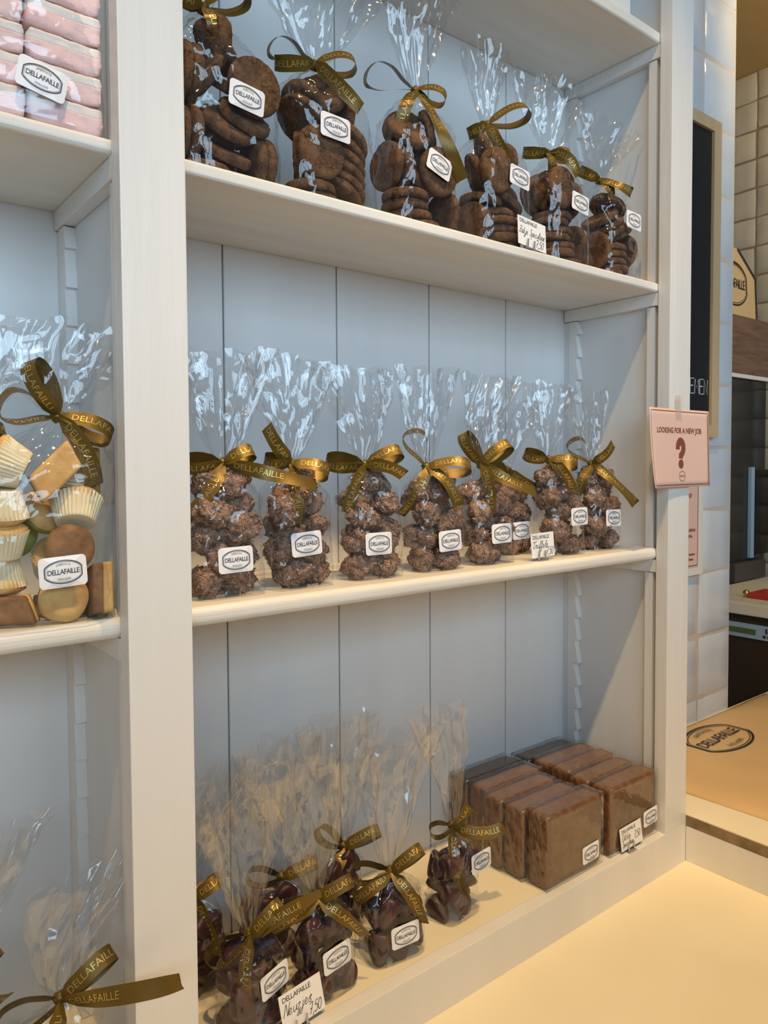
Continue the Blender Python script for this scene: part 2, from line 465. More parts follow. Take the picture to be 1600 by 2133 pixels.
tag(boxes('wall_back', [(XL-.1, 1.02, .30, .36, -1.6, 2.6)], M['paint_panel'], bev=0), kind='structure')
tag(boxes('daylight_blocker', [(-5, 4, -1.62, -1.5, -1.6, .28)], M['paint_panel'], bev=0), kind='structure')  # unseen low wall added behind the camera to keep daylight off the lower bays
tag(boxes('floor', [(-3.5, 4.2, -3.5, 2.2, -1.66, -1.6)], M['dark_wood'], bev=0), kind='structure')

# tiled wall to the right of the cabinet: square glazed tiles, each a little uneven
def tile_wall(name, origin, ux, ncol, nrow, size, gap, m_t, m_g, seed, kind_thick, flip=False):
    random.seed(seed)
    bm = bmesh.new(); ox, oy, oz = origin
    def P(a, b, c): return Vector((ox+ux[0]*a+(-ux[1] if not flip else ux[1])*0+ux2[0]*b, oy+ux[1]*a+ux2[1]*b, oz+c))
    ux2 = (-ux[1], ux[0]) if not flip else (ux[1], -ux[0])     # direction into the wall
    for i in range(ncol):
        for j in range(nrow):
            a0, a1 = i*size+gap/2, (i+1)*size-gap/2
            c0, c1 = j*size+gap/2, (j+1)*size-gap/2
            o = [random.uniform(-.0022, .0022) for _ in range(4)]
            e = .006
            n = 5
            g = [[None]*(n+1) for _ in range(n+1)]
            for p in range(n+1):
                for q in range(n+1):
                    s = [0, .05, .35, .65, .95, 1][p]; t = [0, .05, .35, .65, .95, 1][q]
                    d = (o[0]*(1-s)+o[1]*s)*(1-t)+(o[2]*(1-s)+o[3]*s)*t
                    d += .0035 if (p in (0, n) or q in (0, n)) else 0
                    w = random.uniform(-.0007, .0007)
                    g[p][q] = bm.verts.new(P(a0+(a1-a0)*s+(w if q not in (0, n) else w*1.5), -.006+d+w, c0+(c1-c0)*t+w*1.5))
            for p in range(n):
                for q in range(n):
                    f = bm.faces.new((g[p][q], g[p+1][q], g[p+1][q+1], g[p][q+1])); f.material_index = 0; f.smooth = True
    k = len(bm.faces)
    L, H = ncol*size, nrow*size
    vs = [bm.verts.new(P(a, b, c)) for a in (0, L) for b in (-.0035, kind_thick) for c in (0, H)]
    for q in ((0, 1, 3, 2), (4, 6, 7, 5), (0, 4, 5, 1), (2, 3, 7, 6), (0, 2, 6, 4), (1, 5, 7, 3)):
        f = bm.faces.new([vs[i] for i in q]); f.material_index = 1
    bmesh.ops.recalc_face_normals(bm, faces=bm.faces)
    me = bpy.data.meshes.new(name); bm.to_mesh(me); bm.free()
    return tag(link(name, me, [m_t, m_g]), kind='structure')
TS = .168
tile_wall('wall_tiled', (1.701-4*TS, .268, .877-9*TS), (1, 0), 4, 15, TS, .005, M['tile'], M['grout'], 4, .12)
tile_wall('wall_kitchen', (2.66, 1.56, 1.692-.113*18-.002), (0, -1), 12, 18, .113, .004, M['tile2'], M['grout2'], 5, .1, flip=False)
tag(boxes('ceiling', [(1.72, 2.66, -.4, 1.6, 1.69, 1.75)], M['soffit'], bev=0), kind='structure')

# ---------------------------------------------------------------- built-in shelving cabinet
cab = empty('shelving_cabinet', (0, 0, 0))
tag(cab, 'white painted wooden wall cabinet with broad front posts and panelled back', 'cabinet')
boxes('post', [(-PL, 0, 0, PT, ZR, TOP)], M['paint'], cab, bev=.0015)
boxes('post', [(W, PRX, 0, PT, ZR, TOP)], M['paint'], cab, bev=.0015)
boxes('front_rail', [(XL, PRX, 0, .022, ZC-.01, ZR)], M['paint'], cab, bev=.0012)
boxes('bottom_board', [(XL, W+.005, .022, BACK, ZR-.02, ZR)], M['counter'], cab, bev=0)
boxes('divider_panel', [(-PL+.016, -.016, PT, BACK, ZR, TOP)], M['paint_panel'], cab, bev=0)
boxes('side_panel', [(W+.016, PRX-.004, PT, BACK+.02, ZC, TOP)], M['paint_panel'], cab, bev=0)
# back: boards with a fine groove between them
g0, gw = .16324, .20132
bm = bmesh.new()
edges = [-.03]+[g0+gw*k for k in range(4)]+[W+.03]
for a, b in zip(edges[:-1], edges[1:]):
    bbox_bm(bm, a+.0012, b-.0012, BACK, BACK+.012, ZR-.02, TOP, bev=.0012, seg=1)
bbox_bm(bm, XL, -.04, BACK, BACK+.012, ZR-.02, TOP, bev=0)
me = bpy.data.meshes.new('back_panel'); bm.to_mesh(me); bm.free()
link('back_panel', me, M['paint_panel'], cab)
boxes('back_lining', [(XL, W+.02, BACK+.0125, BACK+.02, ZR-.02, TOP)], M['dark_gap'], cab, bev=0)

def rack(xf, side, y0, y1, z_lo, z_hi, tooth=.0475, seed=0, deep=.010, th=.013):
    """notched upright that carries the shelf cleats; teeth cut into its front edge"""
    random.seed(seed)
    pts = []
    z = z_lo
    while z < z_hi:
        z2 = min(z+tooth*random.uniform(.97, 1.03), z_hi)
        pts += [(y0+random.uniform(-.001, .001), z+.0012), (y0+deep+random.uniform(-.001, .001), z2)]
        z = z2
    pts.append((y1, z_hi)); pts.append((y1, z_lo))
    xa, xb = xf, xf+side*th
    n = len(pts)
    v = [(xa, y, z) for y, z in pts]+[(xb, y, z) for y, z in pts]
    f = [tuple(range(n)), tuple(reversed(range(n, 2*n)))]+[(i, (i+1) % n+0, (i+1) % n+n, i+n) for i in range(n)]
    o = pydata('notched_strip', v, f, M['paint'], cab)
    bm = bmesh.new(); bm.from_mesh(o.data); bmesh.ops.recalc_face_normals(bm, faces=bm.faces); bm.to_mesh(o.data); bm.free()
    return o
# right bay, right side
for zl, zh, s in ((ZR, Z2-.026, 1), (Z2T, Z1-.026, 2), (Z1T, Z0-.026, 3)):
    rack(W+.016, -1, .206, .232, zl, zh, seed=s)
    boxes('corner_fillet', [(W+.004, W+.016, .2325, BACK, zl, zh)], M['paint_panel'], cab, bev=0)
    boxes('front_fillet', [(W+.003, W+.016, .034, .050, zl, zh)], M['paint'], cab, bev=.001)
# left bay, its right side
for zl, zh, s in ((ZR, Z2-.026, 4), (Z2T, Z1-.026, 5), (Z1T, TOP, 6)):
    rack(-PL+.016, -1, .205, .231, zl, zh, seed=s, deep=.006)
    boxes('corner_fillet', [(-PL+.004, -PL+.016, .2315, BACK, zl, zh)], M['paint_panel'], cab, bev=0)
    rack(-PL+.016, -1.0, .026, .040, zl, zh, seed=s+10, tooth=.09, deep=.0025)
for z in (Z0, Z1, Z2):
    boxes('shelf_cleat', [(W+.001, W+.0155, .026, .243, z-.0245, z-.0005)], M['paint'], cab, bev=.001)
for z in (Z1, Z2):
    boxes('shelf_cleat', [(-PL+.0005, -PL+.0155, .0255, .243, z-.0245, z-.0005)], M['paint'], cab, bev=.001)
    boxes('shelf_cleat', [(-.0155, -.001, .028, .243, z-.0265, z-.0005)], M['paint'], cab, bev=.001)
boxes('shelf_cleat', [(-.0155, -.001, .028, .243, Z0-.0265, Z0-.0005)], M['paint'], cab, bev=.001)

def shelf(x0, x1, z0, z1, label, seed, round_=.005):
    """board with a softly rounded, slightly uneven front edge"""
    n = 40
    prof = [(0, 0)]
    h = z1-z0; r = min(round_, h*.45)
    y0 = PT+.001
    prof = []
    for i in range(6):
        a = R(180+90*i/5); prof.append((y0+r+r*math.cos(a), z0+r+r*math.sin(a)))
    prof2 = []
    for i in range(6):
        a = R(90+90*i/5); prof2.append((y0+r+r*math.cos(a), z1-r+r*math.sin(a)))
    ring = prof2+prof+[(BACK-.001, z0), (BACK-.001, z1)]
    m = len(ring); v = []; f = []
    for k in range(n+1):
        x = x0+(x1-x0)*k/n
        for (y, z) in ring:
            d = noise.noise(Vector((x*9, z*20, seed)))*.0008 if y < .1 else 0
            v.append((x, y+d, z+(noise.noise(Vector((x*12, seed*3, 1)))*.0004 if y < .1 else 0)))
    for k in range(n):
        for i in range(m):
            j = (i+1) % m; f.append((k*m+i, k*m+j, (k+1)*m+j, (k+1)*m+i))
    f.append(tuple(range(m))); f.append(tuple(reversed(range(n*m, n*m+m))))
    o = pydata('shelf', v, f, M['paint_h'])
    bm = bmesh.new(); bm.from_mesh(o.data); bmesh.ops.recalc_face_normals(bm, faces=bm.faces); bm.to_mesh(o.data); bm.free()
    return tag(o, label, 'shelf', 'white shelf boards in the cabinet')
shelf(-.0145, W+.0145, Z1, Z1T, 'white wooden shelf board carrying the bags of flat round cookies', 1, .004)
shelf(-.0145, W+.0145, Z2, Z2T, 'white wooden shelf board carrying the row of truffle bags', 2, .009)
shelf(-.0145, W+.0145, Z0, Z0T, 'white wooden shelf board at top right, highest in the picture, seen from below', 3, .004)
shelf(XL, -PL+.0145, Z1, Z1T, 'white wooden shelf board at left carrying the pink marshmallow bag', 4, .006)
shelf(XL, -PL+.0145, Z2, Z2T, 'white wooden shelf board at left carrying the bag of little cakes', 5, .009)

# ---------------------------------------------------------------- counters
tag(boxes('counter_top', [(XL-.2, PRX+.02, -.80, 0.0, ZC-.035, ZC)], M['counter'], bev=.001), 'cream painted counter top in front of the cabinet', 'counter')
side = empty('side_counter', (1.3, -.3, ZC-.3))
tag(side, 'raised counter at right with cream top and worn brown plywood edge', 'counter')
def sidebox(name, b, m, bev=.001):
    o = boxes(name, [b], m, side, bev=bev); o.location = (-1.3, .3, -(ZC-.3)); return o
sidebox('upstand', (PRX, PRX+.03, -.80, .0, ZC, -.5485), M['paint'])
sidebox('plywood_edge', (PRX-.0005, PRX+.03, -.80, -.0005, -.548, -.5275), M['ply_edge'])
sidebox('worktop', (PRX+.0005, 1.97, -.80, .262, -.5485, -.525), M['counter'])
sidebox('base_cabinet', (PRX+.04, 1.95, -.76, .25, -1.2, -.549), M['paint'], 0)

def paper_bag_flat():
    e = empty('kraft_paper_bag', (1.49, .06, -.525))
    tag(e, 'brown kraft paper bag lying flat on the raised counter with printed oval logo', 'paper bag')
    n, m = 40, 40
    cor = [(1.098, .046), (1.10, -.42), (1.9, -.42), (1.905, .262)]
    cor = [Vector((1.098, .050)), Vector((1.125, -.45)), Vector((1.93, -.45)), Vector((1.90, .255))]
    A, B, C_, D = Vector((1.085, .10)), Vector((1.115, -.45)), Vector((1.93, -.45)), Vector((1.935, .262))
    v = []; f = []
    def P(s, t):
        # s across x, t from near to far
        x0 = 1.125+(1.088-1.125)*t; x1 = 1.905
        x = x0+(x1-x0)*s; y = -.45+(.705)*t
        # rounded far right corner
        return x, y
    def H(s, t):
        ed = min(s, 1-s, t, 1-t)
        return .0015+.007*min(1, ed*14)**.5+.0016*noise.noise(Vector((s*5, t*5, 2)))+.0008*noise.noise(Vector((s*13, t*11, 5)))
    for i in range(n+1):
        for j in range(m+1):
            s, t = i/n, j/m
            x, y = P(s, t)
            v.append((x-1.49, y-.06, H(s, t)))
    k = len(v)
    for i in range(n+1):
        for j in range(m+1):
            s, t = i/n, j/m
            x, y = P(s, t); v.append((x-1.49, y-.06, .0004))
    for i in range(n):
        for j in range(m):
            a = i*(m+1)+j
            f.append((a, a+m+1, a+m+2, a+1)); f.append((k+a, k+a+1, k+a+m+2, k+a+m+1))
    for i in range(n):
        for j in (0, m):
            a = i*(m+1)+j; f.append((a, a+m+1, k+a+m+1, k+a))
    for j in range(m):
        for i in (0, n):
            a = i*(m+1)+j; f.append((a, a+1, k+a+1, k+a))
    o = pydata('paper', v, f, M['kraft'], e, True)
    bm = bmesh.new(); bm.from_mesh(o.data); bmesh.ops.remove_doubles(bm, verts=bm.verts, dist=1e-6); bmesh.ops.recalc_face_normals(bm, faces=bm.faces); bm.to_mesh(o.data); bm.free()
    fl = Flat(); logo(fl, .215, lines=('BANKETBAKKERIJ', 'SCHOTEN - ANTWERPEN'))
    ang = R(3)
    ca, sa = math.cos(ang), math.sin(ang)
    def fn(x, y):
        X = 1.432+x*ca-y*sa; Y = .150+x*sa+y*ca
        return (X-1.49, Y-.06, .0108)
    fl.build('lettering', M['ink'], e, fn=fn)
paper_bag_flat()

# ---------------------------------------------------------------- things on the tiled wall
e = empty('chalkboard', (1.30, .256, .60))
tag(e, 'black chalkboard in light wooden frame hanging on the tiled wall', 'chalkboard')
bx0, bx1, bz0, bz1 = 1.03, 1.585, .228, 1.045
fw_ = .036
def lbox(name, par, base, b, m, bev=.001):
    o = boxes(name, [b], m, par, bev=bev); o.location = -Vector(base); return o
base = (1.30, .256, .60)
lbox('board', e, base, (bx0+.01, bx1-.01, .248, .258, bz0+.01, bz1-.01), M['black_board'], 0)
bm = bmesh.new()
for b in ((bx0, bx0+fw_, .240, .262, bz0, bz1), (bx1-fw_, bx1, .240, .262, bz0, bz1), (bx0+fw_, bx1-fw_, .240, .262, bz0, bz0+fw_*.85), (bx0+fw_, bx1-fw_, .240, .262, bz1-fw_*.85, bz1)):
    bbox_bm(bm, *b, bev=.001)
me = bpy.data.meshes.new('frame'); bm.to_mesh(me); bm.free()
o = link('frame', me, M['light_wood'], e); o.location = -Vector(base)
fl = Flat()
def chalk_letters(s, x, z, h, w=.0022):
    LT = {'E': [[(.45, 0), (0, 0), (0, 1), (.45, 1)], [(0, .52), (.38, .52)]], 'M': [[(0, 0), (.05, 1), (.28, .4), (.5, 1), (.55, 0)]], 'N': [[(0, 0), (0, 1), (.45, 0), (.45, 1)]],
          'I': [[(0, 0), (0, 1)]], 'T': [[(0, 1), (.5, 1)], [(.25, 1), (.25, 0)]], 'A': [[(0, 0), (.25, 1), (.5, 0)], [(.1, .4), (.4, .4)]]}
    for c in s:
        for st in LT[c]: fl.stroke([(x+a*h, z+b*h) for a, b in st], w)
        x += h*(.66 if c == 'M' else .56)
chalk_letters('EMEN', 1.454, .339, .038)
for z, a, b in ((.895, 1.385, .03), (.865, 1.385, .02), (.77, 1.384, .01), (.565, 1.376, .03), (.515, 1.372, .02)):
    fl.stroke([(a, z), (a+.001, z+b)], .008)
o = fl.build('chalk_writing', M['chalk'], e, fn=lambda x, y: (x-base[0], .2474-base[1], y-base[2]))

def notice(name, x0, x1, z0, z1, y, label, parts):
    e = empty(name, ((x0+x1)/2, y, (z0+z1)/2))
    tag(e, label, 'notice'); return e
# framed pink notice on the tiles
cx_, cz_ = 1.38, -.013
e = notice('framed_notice', 1.23, 1.53, -.13, .104, .26, 'pink printed notice in white frame on tiles, partly hidden by the post', None)
def nb(nm, b, m, par, c, bev=.0008):
    o = boxes(nm, [b], m, par, bev=bev); o.location = (-c[0], -c[1], -c[2]); return o
c0 = tuple(e.location)
nb('frame', (1.23, 1.53, .250, .262, -.130, .125), M['white_frame'], e, c0)
nb('paper', (1.255, 1.503, .2485, .2502, -.108, .120), M['pink_paper'], e, c0, 0)
fl = Flat()
fl.stroke([(1.258, -.104), (1.4995, -.104), (1.4995, .115), (1.258, .115)], .003, True)
for s, x, z, sz in (('WERKEN BIJ ONS?', 1.452, .072, .014), ('FLEXI JOB OF STUDENT? KOM ERBIJ', 1.452, -.010, .009), ('TEAM ZOEKT JOU OOK.', 1.445, -.024, .009), ('', 0, 0, 0)):
    pass
for s, xr, z, sz in (('ZIN IN WERK?!', 1.470, .077, .014), ('OP ZATERDAG', 1.488, -.012, .010), ('EN ZONDAG,', 1.474, -.027, .010), ('Antwerpen', 1.486, -.074, .008), ('Schoten', 1.478, -.087, .008)):
    v, f = text2d(s, sz, 'RIGHT', bold=.0004); fl.add(v, f, xr, z, .8, 1)
fl.build('lettering', M['brown_ink'], e, fn=lambda x, y: (x-c0[0], .2480-c0[1], y-c0[2]))

# pink job notice taped to the front of the right post
e = empty('job_notice', (.974, -.002, .19))
tag(e, 'pink notice asking LOOKING FOR A NEW JOB taped to right post', 'notice')
nx, nz = 18, 12
xa, xb, za, zb = -.105, .101, -.0745, .0715
v = []; f = []
def nsurf(x, z): # gentle curl, sticking out at the lower left
    s = (x-xa)/(xb-xa); t = (z-za)/(zb-za)
    return -.0008-.010*(1-t)**2*(1-s)*.9-.006*((abs(s-.5)*2)**2)*(1-t*.7)
for i in range(nx+1):
    for j in range(nz+1):
        x = xa+(xb-xa)*i/nx; z = za+(zb-za)*j/nz+.0025*(1-i/nx)*(1-j/nz*2)*0
        v.append((x, nsurf(x, z), z))
for i in range(nx):
    for j in range(nz):
        a = i*(nz+1)+j; f.append((a, a+nz+1, a+nz+2, a+1))
paper = pydata('paper', v, f, M['pink_paper'], e, True)
sol = paper.modifiers.new('thick', 'SOLIDIFY'); sol.thickness = .0004; sol.offset = 1
fl = Flat()
def frame_pts(inset):
    a, b, c, d = xa+inset, xb-inset, za+inset, zb-inset
    out = []
    for k in range(12): out.append((a+(b-a)*k/12, c))
    for k in range(8): out.append((b, c+(d-c)*k/8))
    for k in range(12): out.append((b-(b-a)*k/12, d))
    for k in range(8): out.append((a, d-(d-c)*k/8))
    return out
fl.stroke(frame_pts(.0045), .0016, True)
v, f = text2d('LOOKING FOR A NEW JOB', .0135, bold=.0005)
tw = max(x for x, y in v)-min(x for x, y in v)
# slab-like serif caps: narrow and tall
fl.add(v, f, -.004, .031, .155/tw, 1.05)
# the fat question mark
def qmark(x0, z0, h):
    outer = []
    for k in range(15):
        a = R(185-250*k/14); outer.append((.30*math.cos(a)*h, (.66+.34*math.sin(a))*h))
    inner = []
    for k in range(9):
        a = R(180-200*k/8); inner.append((.06*math.cos(a)*h-.02*h, (.66+.07*math.sin(a))*h))
    poly = [(-.30*h, .60*h)]+outer[1:]+[(.13*h, .30*h), (-.13*h, .30*h), (-.11*h, .46*h), (.02*h, .56*h), (.05*h, .68*h), (-.02*h, .74*h), (-.06*h, .66*h), (-.05*h, .60*h)]
    n = len(fl.v); fl.v += [(x0+x, z0+y) for x, y in poly]; fl.f.append(tuple(range(n, n+len(poly))))
    dot = [(.16*h*math.cos(R(18*k)), (.12+.155*math.sin(R(18*k)))*h) for k in range(20)]
    n = len(fl.v); fl.v += [(x0+x, z0+y) for x, y in dot]; fl.f.append(tuple(range(n, n+20)))
qmark(.001, -.038, .057)
sub = Flat(); logo(sub, .0225, small=False)
n = len(fl.v); fl.v += [(x+.004, y*1.35-.054) for x, y in sub.v]; fl.f += [tuple(i+n for i in q) for q in sub.f]
lt = fl.build('lettering', M['brown_ink'], e, fn=lambda x, y: (x, nsurf(x, y)-.0006, y))
bm = bmesh.new(); bm.from_mesh(lt.data); bmesh.ops.triangulate(bm, faces=[q for q in bm.faces if len(q.verts) > 4]); bm.to_mesh(lt.data); bm.free()
boxes('tape', [(-.016, .004, -.0024, -.0019, .052, .098)], M['tape'], e, bev=0)

# ---------------------------------------------------------------- kitchen glimpsed past the tiled wall
e = empty('wooden_hood_cabinet', (2.30, .75, .475))
tag(e, 'dark brown wooden wall cabinet in the kitchen at far right', 'cabinet')
cc = (2.30, .75, .475)
nb('carcass', (1.95, 2.648, .592, .95, .490, .703), M['dark_wood'], e, cc, .002)
nb('metal_trim', (1.95, 2.648, .588, .95, .475, .4895), M['white_frame'], e, cc, .001)
e = empty('paper_carrier_bag', (2.42, .66, .7035))
tag(e, 'upright kraft paper bag with black edge tape on kitchen cabinet', 'paper bag')
pts = [(-.22, 0), (.163, 0), (.172, .165), (.045, .262), (-.22, .262)]
v = []; f = []
n = len(pts)
for y in (-.045, .05):
    for x, z in pts: v.append((x-(.02 if y > 0 else 0), y+(.02*z/.26 if y < 0 else -.02*z/.26), z))
f = [tuple(reversed(range(n))), tuple(range(n, 2*n))]+[(i, (i+1) % n, (i+1) % n+n, i+n) for i in range(n)]
pydata('bag_body', v, [tuple(reversed(q)) for q in f], M['kraft'], e)
fl = Flat(); fl.stroke([(.163, 0), (.172, .165), (.045, .262)], .012)
fl.build('edge_tape', M['ink'], e, fn=lambda x, y: (x, -.0475+.02*y/.26, y))
sub = Flat(); logo(sub, .20, small=False)
sub.build('lettering', M['ink'], e, fn=lambda x, y: (x-.0, -.047+.02*(y+.12)/.26, y*1.3+.125))

e = empty('kitchen_machine', (2.4, .75, -.279))
tag(e, 'dark steel kitchen machine with black glass front under the wooden cabinet', 'machine')
cc = (2.4, .75, -.279)
nb('body', (1.95, 2.64, .60, .95, -.279, .474), M['steel'], e, cc, .004)
nb('glass_panel', (2.53, 2.64, .585, .5995, -.19, .135), M['black'], e, cc, .002)
nb('side_rail', (2.500, 2.525, .585, .5995, -.20, .145), M['blue_strip'], e, cc, .002)
nb('lower_plate', (2.36, 2.60, .575, .5995, -.279, -.21), M['grey_metal'], e, cc, .003)

tag(boxes('kitchen_worktop', [(2.0, 2.64, -.25, .573, -.319, -.2795)], M['counter'], bev=.006), 'cream kitchen worktop behind the tiled wall at far right', 'counter')
e = empty('kitchen_appliance', (2.3, .2, -1.2))
tag(e, 'dark brown appliance with green display under the kitchen worktop', 'appliance')
cc = (2.3, .2, -1.2)
nb('body', (2.02, 2.6, -.2, .56, -1.19, -.3195), M['appliance'], e, cc, .003)
nb('control_strip', (2.012, 2.0195, -.1, .55, -.392, -.347), M['blue_strip'], e, cc, .001)
nb('display', (2.0095, 2.0118, .335, .45, -.378, -.362), M['green_lcd'], e, cc, 0)
for k in range(6):
    y = .312-.014*k-.004
    nb('button', (2.0095, 2.0118, y-.004, y+.004, -.383, -.376), M['ink'], e, cc, 0)
nb('button', (2.0095, 2.0118, .300, .304, -.370, -.354), M['ink'], e, cc, 0)
nb('button', (2.0095, 2.0118, .286, .295, -.370, -.360), M['ink'], e, cc, 0)
# small red and brass item on the worktop
e = empty('red_utensil', (2.12, .40, -.279))
tag(e, 'small red object with brass knob lying on kitchen worktop', 'utensil')
bm = bmesh.new(); bbox_bm(bm, -.03, .09, -.07, .0, 0, .018, bev=.006, seg=3)
me = bpy.data.meshes.new('handle'); bm.to_mesh(me); bm.free(); link('handle', me, M['red'], e)
bm = bmesh.new(); bmesh.ops.create_uvsphere(bm, u_segments=14, v_segments=8, radius=.011, matrix=Matrix.Translation((-.02, .008, .014)))
me = bpy.data.meshes.new('knob'); bm.to_mesh(me); bm.free(); link('knob', me, M['brass'], e, True)

# pale tin on the top right shelf, only its foot is in the picture
e = empty('storage_tin', (.842, .075, Z0T))
tag(e, 'cream storage tin on the highest shelf, cut off by the picture top', 'tin')
bm = bmesh.new(); bbox_bm(bm, -.036, .036, -.03, .03, 0, .10, bev=.004, seg=3)
me = bpy.data.meshes.new('body'); bm.to_mesh(me); bm.free(); link('body', me, M['white_frame'], e)
bm = bmesh.new(); bbox_bm(bm, -.0375, .0375, -.0315, .0315, .1005, .118, bev=.003, seg=3)
me = bpy.data.meshes.new('lid'); bm.to_mesh(me); bm.free(); link('lid', me, M['white_frame'], e)

